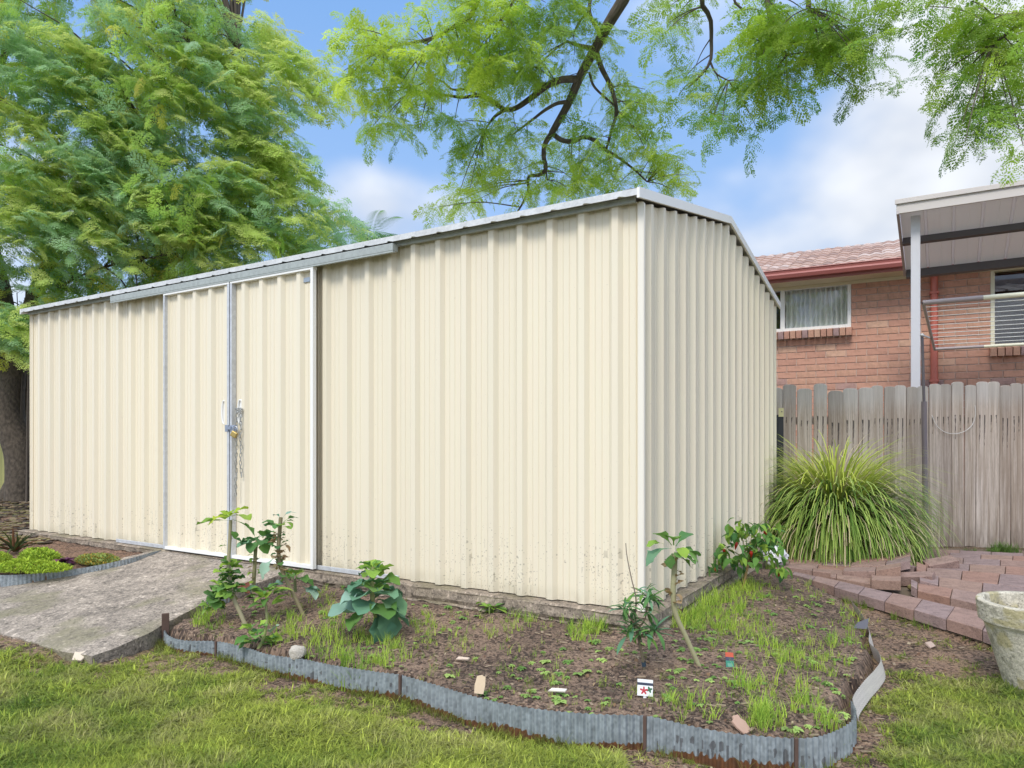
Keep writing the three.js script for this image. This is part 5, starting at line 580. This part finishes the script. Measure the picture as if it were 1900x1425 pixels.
// ---------------------------------------------------------------- trees
// a feathery twice-divided leaf of length 1 along +z that droops; pairs: side stalks, sub: leaflets on each
function frond(seed, pairs, sub, droop, pl, ll) {
  const r = rng(seed), p = [], n = [], ix = []; let y = 0, z = 0, e = 0.35; const dz = 1 / pairs;
  const leaflet = (x, yy, zz, dx, dy, dzz, l, w, nx, nz) => { const k = p.length / 3, L = Math.hypot(dx, dy, dzz); dx /= L; dy /= L; dzz /= L; const sx = dzz, sz = -dx, m = 0.5; p.push(x, yy, zz, x + dx * l * m + sx * w, yy + dy * l * m, zz + dzz * l * m + sz * w, x + dx * l, yy + dy * l, zz + dzz * l, x + dx * l * m - sx * w, yy + dy * l * m, zz + dzz * l * m - sz * w); for (let q = 0; q < 4; q++) n.push(nx, 0.9, nz); ix.push(k, k + 1, k + 2, k, k + 2, k + 3); };
  for (let i = 0; i < pairs; i++) { const t = i / pairs, len = (r() < 0.10 ? 0.4 : 1) * pl * Math.sin(Math.PI * clamp(0.16 + 0.80 * t)) ** 0.7 * (0.85 + 0.3 * r()); leaflet(0, y, z, 0, Math.sin(e), Math.cos(e), dz * 1.05, 0.006, 0, 0);
    if (t > 0.06) for (const s of [-1, 1]) { const ang = mix(1.2, 0.5, t) + (r() - 0.5) * 0.5, dr = -0.9 * r(); let x = 0, yy = y, zz = z; for (let j = 0; j < sub; j++) { const f = j / sub, st = len / sub; x += s * Math.sin(ang) * st; zz += Math.cos(ang) * st; yy += (dr * f - 0.02) * st; const l = ll * (1 - 0.45 * f) * (0.8 + 0.4 * r()); for (const q of [-1, 1]) { if (r() < 0.12) continue; const a2 = ang * s + q * (0.75 + 0.5 * r()); leaflet(x, yy, zz, Math.sin(a2), -0.5 + 0.7 * r(), Math.cos(a2), l, l * 0.21, 0.35 * s * q, 0.3 * (r() - 0.5)); } } }
    y += Math.sin(e) * dz; z += Math.cos(e) * dz; e -= droop / pairs * (0.6 + 0.8 * t); }
  const g = new THREE.BufferGeometry(); g.setAttribute('position', new THREE.Float32BufferAttribute(p, 3)); g.setIndex(ix); g.computeVertexNormals(); return g;
}
const barkTex = tex(256, 1024, (u, v) => { const a = fbm(u * 10, v * 9, 3, 5, 1), b = vnoise(u * 36, v * 26, 6); return k3([0.16, 0.125, 0.095], 0.35 + 1.0 * a + 0.35 * (b - 0.5)); }), barkM = M([1, 1, 1], { map: barkTex, bumpMap: grain, bumpScale: 0.012, roughness: 0.95 }), twigM = M([0.105, 0.082, 0.065], { roughness: 0.9, bumpMap: grain, bumpScale: 0.004 });
const crownMat = () => leafMat([1, 1, 1], { transmission: 0.6, roughness: 1, specularIntensity: 0.3 });
function crown(o, name, geos, list) { geos.forEach((g, k) => { const mine = list.filter((_, i) => i % geos.length === k), im = new THREE.InstancedMesh(g, crownMat(), mine.length), m4 = new THREE.Matrix4(), q = new THREE.Quaternion(); mine.forEach(([p, yaw, pitch, roll, s, c], i) => { q.setFromEuler(new THREE.Euler(-pitch, yaw, roll, 'YXZ')); im.setMatrixAt(i, m4.compose(p.clone().sub(o.position), q, V3(s, s, s))); im.setColorAt(i, rgb(c)); }); im.name = name; im.userData.kind = 'stuff'; im.castShadow = im.receiveShadow = true; o.add(im); }); }
// the feathery tree behind the left end of the shed
{
  const base = at(34, 815, 10.4); base.y = 0.15; const o = thing('feathery_tree', 'tall spreading tree with feathery green leaves behind the left half of the shed', 'tree', base), r = rng(200), rel = (p) => p.clone().sub(o.position);
  const fork = at(22, 700, 10.4), limbs = [[fork, at(60, 560, 10.3), at(130, 420, 10.2), at(210, 330, 10), at(300, 200, 9.8), at(345, 120, 9.8)], [fork, at(10, 560, 10.6), at(-30, 380, 10.8), at(-20, 200, 10.9), at(20, 60, 11), at(60, -120, 11)], [fork, at(-60, 600, 10.2), at(-160, 450, 9.8), at(-260, 330, 9.5)], [at(150, 400, 10.2), at(260, 370, 10.6), at(380, 330, 10.9), at(480, 330, 11)], [at(210, 330, 10), at(262, 250, 10), at(305, 205, 9.8), at(400, 130, 9.7), at(440, 90, 9.8)], [at(60, 560, 10.3), at(180, 500, 9.8), at(330, 470, 9.6), at(470, 450, 9.8)]];
  part('trunk', taperTube([at(42, 926, 10.4).setY(0.05), at(40, 850, 10.4), at(18, 770, 10.4), at(24, 690, 10.4), at(40, 610, 10.3)].map(rel), 0.24, 0.15, 12, 24), barkM, o); part('trunk', taperTube([at(8, 926, 10.8).setY(0.05), at(44, 860, 10.7), at(38, 760, 10.7), at(58, 640, 10.6), at(62, 540, 10.5)].map(rel), 0.17, 0.10, 10, 24), barkM, o);
  limbs.forEach((l, i) => part('limb', taperTube(l.map(rel), i < 3 ? 0.13 : i === 5 ? 0.016 : 0.06, i === 5 ? 0.008 : 0.02, 8, 26), barkM, o));
  for (let i = 0; i < 12; i++) { const x = 30 + 30 * r(), d = 10 + 0.6 * r(); part('sucker', taperTube([at(x, 905, d).setY(0.15), at(x + 10 * (r() - 0.5), 760, d), at(x + 26 * (r() - 0.4), 600 - 60 * r(), d)].map(rel), 0.014, 0.006, 5, 10), twigM, o); }
  // clusters of leaf fill the crown's volume; every cluster hangs from a limb
  const edge = [[-420, -420], [470, -420], [500, -20], [500, 60], [505, 130], [470, 200], [488, 262], [505, 300], [545, 335], [565, 385], [590, 432], [540, 490], [300, 560], [90, 590], [58, 640], [30, 690], [-60, 660], [-420, 560]], list = [], twigs = [], all = limbs.flatMap((l) => new THREE.CatmullRomCurve3(l).getSpacedPoints(24));
  const tone = (h, k) => { const q = r(); let c = c3([0.24, 0.44, 0.08], [0.62, 0.78, 0.17], clamp(0.15 + 0.75 * q + 0.35 * k)); if (r() < 0.10) c = [0.64, 0.64, 0.12]; else if (r() < 0.38) c = c3(c, [0.40, 0.60, 0.42], 0.75); return k3(c, 0.8 + 0.4 * r()); };
  let made = 0; for (let i = 0; i < 2600 && made < 430; i++) {
    const px = -400 + 1040 * r(), py = -400 + 1080 * r(); if (!inPoly(edge, px, py)) continue; const inset = distLine(edge, px, py), thick = clamp(inset / 230), gap = fbm(px * 0.011 + 3, py * 0.011, 7, 3); if (py < 390 && gap < (py < 140 ? 0.36 : 0.45) - 0.09 * thick) continue; if ((px < -120 || py < -120) && r() < 0.55) continue;
    const depth = 10.6 + (r() - 0.6) * 2.6 * (0.35 + 0.65 * thick) + (px > 250 ? -0.4 : 0), c = at(px, py, depth), R = mix(0.22, 0.55, clamp(inset / 90)) * (0.8 + 0.4 * r()); made++;
    let near = all[0], m = 1e9; for (const a of all) { const d = a.distanceTo(c); if (d < m) { m = d; near = a; } } const mid = near.clone().lerp(c, 0.55).add(V3(0, 0.15 * m, 0)); twigs.push(taperTube([near, mid, c].map(rel), 0.014 + 0.006 * m, 0.005, 5, 9));
    const out = c.clone().sub(near).setY(0).normalize(), k = clamp((near.y - base.y) / 8), n = Math.round(mix(10, 15, clamp(inset / 80)) * (0.7 + 0.6 * r())), tint = (r() - 0.5) * 0.7; for (let j = 0; j < n; j++) { const p = c.clone().add(V3(R * (r() + r() - 1), R * 0.75 * (r() + r() - 1), R * (r() + r() - 1))), yaw = Math.atan2(out.x, out.z) + (r() - 0.5) * 3.0; list.push([p, yaw, (r() - 0.62) * 2.6, (r() - 0.5) * 2.8, 0.25 + 0.17 * r(), tone(k, tint)]); }
  }
  part('twigs', merge(twigs), twigM, o).userData.kind = 'stuff';
  // long sprays that arch outwards and hang in front of the crown
  for (let i = 0; i < 215; i++) { const low = i > 185, px = low ? -30 + 70 * r() : -40 + 620 * r(), py = low ? 560 + 90 * r() : 20 + 430 * Math.pow(r(), 0.8); if (!low && !inPoly(edge, px, py)) continue; const d = 8.9 + 0.6 * r(), a = at(px, py, d), len = 0.7 + 0.8 * r(), sd = 0.55 + 0.3 * r(), pts = [0, 0.35, 0.7, 1].map((t) => a.clone().addScaledVector(R_, len * sd * t).addScaledVector(V3(0, 1, 0), len * (0.12 * t - 0.55 * t * t))), cv = new THREE.CatmullRomCurve3(pts), ye = r() < 0.6; for (let j = 0; j < 15; j++) { const t = j / 14, p = cv.getPoint(t), tg = cv.getTangent(t), yaw = Math.atan2(tg.x, tg.z) + (j % 2 ? 0.9 : -0.9); list.push([p, yaw, -0.35 + 0.7 * (r() - 0.5), (r() - 0.5) * 1.6, 0.28 + 0.16 * r(), ye ? c3([0.52, 0.68, 0.14], [0.68, 0.74, 0.24], r()) : c3([0.34, 0.56, 0.24], [0.48, 0.68, 0.38], r())]); } }
  crown(o, 'crown', [frond(11, 9, 6, 0.9, 0.34, 0.112), frond(12, 8, 6, 1.3, 0.36, 0.118), frond(13, 10, 5, 0.6, 0.30, 0.112)], list);
}
// the tree overhead: its trunk stands right of the frame, limbs reach in across the top
{
  const trunkAt = V3(0, 0, 0).addScaledVector(R_, 6.0).addScaledVector(F_, 3.6), o = thing('overhanging_tree', 'overhanging tree whose bare limb and feathery leaves hang across the top of the sky', 'tree', trunkAt), r = rng(300), rel = (p) => p.clone().sub(o.position), Q = (x, y, d) => at(600 + x / 2.714, y / 2.714, d), S = (x, y, d) => at(1200 + x / 2.714, y / 2.714, d);
  const crotch = trunkAt.clone().setY(4.6), high = at(1500, -560, 4.9);
  part('trunk', taperTube([trunkAt.clone().setY(-0.1), trunkAt.clone().add(V3(0.1, 2.2, 0)), crotch].map(rel), 0.24, 0.19, 14, 16), barkM, o);
  const limb = (pts, a, b, seg) => { part('limb', taperTube(pts.map(rel), a, b, 8, seg || pts.length * 5), barkM, o); return pts; }, all = [];
  const add = (pts, a, b) => { limb(pts, a, b); all.push(...new THREE.CatmullRomCurve3(pts, false, 'centripetal').getSpacedPoints(44)); };
  const top = Q(1510, 0, 5.9);
  add([crotch, at(2050, -520, 4.4), high, at(1300, -300, 5.5), at(1200, -110, 5.8), top, Q(1440, 110, 6.0), Q(1400, 190, 6.1), Q(1350, 280, 6.2), Q(1290, 390, 6.3), Q(1240, 510, 6.4), Q(1190, 600, 6.5), Q(1150, 670, 6.6)], 0.16, 0.030);
  add([Q(1150, 670, 6.6), Q(1115, 730, 6.65), Q(1110, 790, 6.7), Q(1120, 850, 6.7), Q(1090, 880, 6.75), Q(1035, 890, 6.8), Q(1030, 960, 6.8), Q(1000, 1030, 6.8), Q(975, 1070, 6.8)], 0.026, 0.008); add([Q(1120, 850, 6.7), Q(1128, 905, 6.7)], 0.010, 0.005);
  add([Q(1285, 398, 6.3), Q(1200, 402, 6.3), Q(1130, 430, 6.35), Q(1050, 490, 6.4), Q(960, 548, 6.5), Q(905, 552, 6.5)], 0.034, 0.022); add([Q(915, 552, 6.5), Q(860, 590, 6.5), Q(810, 662, 6.5)], 0.018, 0.006); add([Q(905, 548, 6.5), Q(840, 505, 6.5), Q(780, 482, 6.55), Q(700, 490, 6.6), Q(620, 480, 6.6), Q(540, 470, 6.6), Q(455, 455, 6.6)], 0.022, 0.008); add([Q(800, 490, 6.5), Q(720, 450, 6.5), Q(650, 450, 6.55), Q(600, 410, 6.6), Q(540, 385, 6.6), Q(470, 320, 6.6)], 0.013, 0.005); add([Q(540, 385, 6.6), Q(500, 420, 6.6), Q(440, 440, 6.6)], 0.008, 0.004);
  add([Q(1236, 512, 6.4), Q(1180, 520, 6.4), Q(1120, 552, 6.4), Q(1050, 605, 6.45), Q(950, 680, 6.5)], 0.02, 0.007); add([Q(1150, 670, 6.6), Q(1200, 705, 6.6), Q(1260, 712, 6.6), Q(1310, 690, 6.6), Q(1370, 710, 6.6), Q(1400, 740, 6.6), Q(1480, 790, 6.7), Q(1560, 850, 6.8), Q(1630, 915, 6.9)], 0.024, 0.007);
  add([Q(1375, 262, 6.2), Q(1400, 340, 6.2), Q(1440, 420, 6.3), Q(1467, 500, 6.3), Q(1475, 570, 6.4), Q(1450, 660, 6.4), Q(1425, 752, 6.5)], 0.026, 0.011); add([Q(1340, 365, 6.3), Q(1360, 430, 6.3), Q(1420, 492, 6.3), Q(1467, 532, 6.35)], 0.013, 0.008); add([Q(1475, 555, 6.4), Q(1530, 600, 6.4), Q(1545, 625, 6.4)], 0.009, 0.004); add([Q(1360, 246, 6.2), Q(1290, 230, 6.2), Q(1225, 208, 6.2)], 0.024, 0.012); add([Q(1400, 170, 6.1), Q(1365, 120, 6.1), Q(1340, 60, 6.0), Q(1350, -40, 6.0)], 0.018, 0.014); add([Q(1335, 60, 6.0), Q(1290, 110, 6.1), Q(1260, 168, 6.1)], 0.012, 0.007);
  add([at(1200, -110, 5.8), at(1000, -130, 5.9), Q(800, -40, 6.0), Q(740, 80, 6.1), Q(650, 140, 6.2), Q(570, 185, 6.2), Q(450, 215, 6.3), Q(380, 225, 6.3), Q(300, 250, 6.3)], 0.045, 0.010); add([Q(570, 185, 6.2), Q(520, 220, 6.2), Q(590, 235, 6.2), Q(690, 250, 6.2)], 0.008, 0.004); add([at(1010, -120, 5.9), Q(960, 0, 6.0), Q(880, 120, 6.1), Q(820, 200, 6.2)], 0.018, 0.007); add([Q(455, 215, 6.3), Q(510, 270, 6.3)], 0.009, 0.004);
  add([high, at(1380, -160, 5.0), S(275, 0, 5.3), S(320, 90, 5.4), S(325, 200, 5.5), S(320, 310, 5.5), S(280, 370, 5.5), S(210, 440, 5.6)], 0.05, 0.008); add([S(318, 308, 5.5), S(350, 370, 5.5), S(410, 405, 5.5)], 0.009, 0.004); add([high, at(1500, -200, 4.9), S(605, 0, 5.2), S(622, 80, 5.2), S(635, 160, 5.3), S(600, 245, 5.3)], 0.055, 0.012); add([S(637, 160, 5.3), S(680, 220, 5.3), S(702, 275, 5.3)], 0.012, 0.007); add([at(1380, -160, 5.0), S(440, 0, 5.2), S(490, 52, 5.2)], 0.02, 0.007);
  add([at(2050, -520, 4.4), at(2050, -150, 4.2), S(2050, 40, 4.2), S(1900, 70, 4.3), S(1790, 80, 4.4), S(1720, 112, 4.4)], 0.07, 0.008); add([S(2000, 60, 4.2), S(1900, 112, 4.3), S(1740, 222, 4.4)], 0.02, 0.007); add([high, at(1640, -140, 4.8), S(800, -20, 5.0), S(815, 40, 5.0)], 0.045, 0.02); add([crotch, trunkAt.clone().add(V3(1.5, 7, 0.6)), trunkAt.clone().add(V3(2.4, 8.5, 1))], 0.15, 0.05);
  // leaf clusters: [pixel x, y, radius x, radius y, depth, fronds, 0 dark .. 1 yellow, droop]
  const C = [[690, 80, 46, 40, 6.3, 26, 0.85], [655, 150, 30, 36, 6.4, 18, 0.8], [720, 130, 50, 40, 6.3, 26, 0.75], [700, 205, 40, 40, 6.4, 18, 0.7], [770, 90, 50, 40, 6.2, 22, 0.8], [740, 165, 40, 40, 6.4, 16, 0.7], [715, 245, 18, 22, 6.4, 6, 0.5], [830, 30, 60, 36, 6.1, 30, 0.8], [850, 95, 55, 42, 6.1, 32, 0.75], [900, 50, 60, 45, 6.0, 38, 0.7], [940, 110, 55, 45, 6.1, 36, 0.6], [985, 50, 60, 50, 6.0, 40, 0.4], [1040, 30, 50, 36, 6.0, 30, 0.45], [1010, 120, 40, 34, 6.2, 22, 0.4], [880, 150, 40, 34, 6.2, 20, 0.75], [800, 160, 40, 40, 6.3, 14, 0.6], [820, 215, 44, 34, 6.5, 17, 0.35], [870, 270, 36, 36, 6.6, 14, 0.25], [770, 230, 34, 34, 6.5, 10, 0.4], [900, 235, 30, 30, 6.5, 9, 0.4], [955, 235, 36, 30, 6.5, 12, 0.4], [960, 290, 44, 26, 6.7, 18, 0.7], [920, 330, 50, 26, 6.8, 20, 0.8], [890, 370, 50, 18, 6.9, 16, 0.9], [840, 385, 36, 14, 6.9, 8, 0.9], [990, 340, 40, 30, 6.8, 16, 0.6], [1050, 320, 55, 36, 6.8, 26, 0.55], [1060, 265, 40, 36, 6.6, 14, 0.45], [1110, 260, 46, 40, 6.6, 18, 0.45], [1120, 330, 60, 34, 6.8, 28, 0.6], [1180, 250, 44, 46, 6.6, 22, 0.5], [1195, 310, 40, 40, 6.7, 22, 0.6], [1240, 330, 40, 36, 6.9, 24, 0.65], [1130, 190, 36, 40, 6.4, 13, 0.5], [1170, 180, 40, 34, 6.4, 14, 0.5], [1100, 90, 40, 44, 6.1, 16, 0.4], [1060, 160, 26, 30, 6.3, 7, 0.4], [1215, 30, 36, 34, 5.6, 13, 0.5], [1250, 40, 30, 36, 5.5, 9, 0.55], [1270, 175, 34, 30, 5.6, 12, 0.4], [1320, 205, 36, 36, 5.6, 15, 0.4], [1385, 180, 34, 30, 5.5, 10, 0.3], [1300, 140, 30, 30, 5.6, 7, 0.4], [1400, 60, 46, 46, 5.3, 30, 0.5], [1450, 30, 54, 40, 5.2, 34, 0.5], [1450, 110, 60, 46, 5.3, 38, 0.5], [1500, 70, 60, 50, 5.2, 42, 0.45], [1560, 50, 60, 46, 5.1, 38, 0.4], [1540, 120, 50, 36, 5.2, 26, 0.35], [1600, 90, 40, 40, 5.1, 20, 0.35], [1420, 155, 40, 30, 5.4, 14, 0.35], [1490, 165, 40, 30, 5.4, 13, 0.3], [1625, 40, 30, 40, 5.1, 12, 0.4], [1590, 180, 30, 18, 5.2, 5, 0.15], [1700, 5, 60, 20, 4.6, 14, 0.3], [1800, 40, 50, 40, 4.5, 30, 0.45], [1850, 70, 50, 50, 4.4, 34, 0.55], [1880, 140, 40, 60, 4.4, 30, 0.5], [1800, 110, 40, 50, 4.5, 24, 0.3], [1760, 150, 26, 40, 4.5, 10, 0.2], [1790, 200, 36, 40, 4.5, 15, 0.15], [1870, 220, 40, 34, 4.4, 18, 0.4], [1800, 265, 40, 22, 4.5, 8, 0.1], [1890, 265, 30, 20, 4.4, 6, 0.2], [1930, 120, 40, 90, 4.3, 26, 0.4], [1400, 250, 20, 14, 5.6, 3, 0.1], [1350, 235, 20, 20, 5.6, 4, 0.2],
    [1000, -100, 160, 50, 5.8, 36, 0.5], [1500, -90, 160, 50, 5.0, 36, 0.4], [1800, -100, 120, 50, 4.6, 20, 0.4], [2050, 20, 90, 120, 4.4, 24, 0.4], [1300, -60, 80, 40, 5.4, 16, 0.5]];
  const list = [], twigs = [];
  for (const [x, y, a, b, d, n0, k] of C) for (let q = 0, n = x > 1380 ? n0 * 0.66 : n0 * 0.84; q < n; q += 4) {
    const th = r() * 6.283, s = Math.sqrt(r()), c = at(x + a * s * Math.cos(th), y + b * s * Math.sin(th) - 8, d + (r() - 0.5) * 0.7); let near = all[0], m = 1e9; for (const e of all) { const dd = e.distanceTo(c) + (e.y < c.y ? 0.2 : 0); if (dd < m) { m = dd; near = e; } }
    if (m < 0.95) twigs.push(taperTube([near, near.clone().lerp(c, 0.5).add(V3(0, 0.06 * m, 0)), c].map(rel), 0.0045 + 0.003 * m, 0.0022, 5, 7));
    const a0 = r() * 6.283; for (let j = 0; j < Math.min(4, n - q) * 1.5; j++) { const col = k3(c3([0.17, 0.36, 0.05], [0.62, 0.74, 0.07], clamp(k * 0.85 + (r() - 0.5) * 0.5)), 0.8 + 0.4 * r()); list.push([c.clone().add(V3((r() - 0.5) * 0.08, (r() - 0.5) * 0.08, (r() - 0.5) * 0.08)), a0 + j * 1.7 + r() * 0.8, -0.4 + (r() - 0.5) * 1.5, (r() - 0.5) * 1.8, (0.22 + 0.14 * r()) * (d < 4.8 ? 0.95 : 1), col]); }
  }
  part('twigs', merge(twigs), twigM, o).userData.kind = 'stuff';
  crown(o, 'crown', [frond(21, 10, 7, 1.0, 0.32, 0.078), frond(22, 9, 8, 1.5, 0.32, 0.075), frond(23, 11, 7, 0.7, 0.28, 0.075)], list);
}
// a low palm far behind the shed roof
{
  const p = at(688, 815, 15.5).setY(0), o = thing('palm_tree', 'distant palm with drooping fronds just showing above the shed roof', 'palm tree', p), r = rng(400), topY = at(0, 443, 15.5).y; part('trunk', taperTube([V3(0, 0, 0), V3(0.1, topY / 2, 0), V3(0, topY, 0)], 0.16, 0.12, 10, 10), barkM, o);
  const g = (() => { const pp = [], ix = []; for (let i = 0; i < 26; i++) { const t = i / 26, y = 0.35 * t - 0.75 * t * t, z = t; for (const s of [-1, 1]) { const k = pp.length / 3; pp.push(0, y, z, s * 0.03, y - 0.02, z + 0.03, s * 0.20 * Math.sin(Math.PI * (0.15 + 0.8 * t)), y - 0.14, z + 0.13); ix.push(k, k + 1, k + 2); } } const q = new THREE.BufferGeometry(); q.setAttribute('position', new THREE.Float32BufferAttribute(pp, 3)); q.setIndex(ix); q.computeVertexNormals(); return q; })();
  for (let i = 0; i < 16; i++) { const m = part('frond', g, i % 2 ? G.mid : G.deep, o); m.position.set(0, topY, 0); m.rotation.set(-0.1 - 0.5 * r(), i * 2.4, 0, 'YXZ'); m.scale.setScalar(0.95 + 0.3 * r()); }
}
renderer.render(scene, camera);
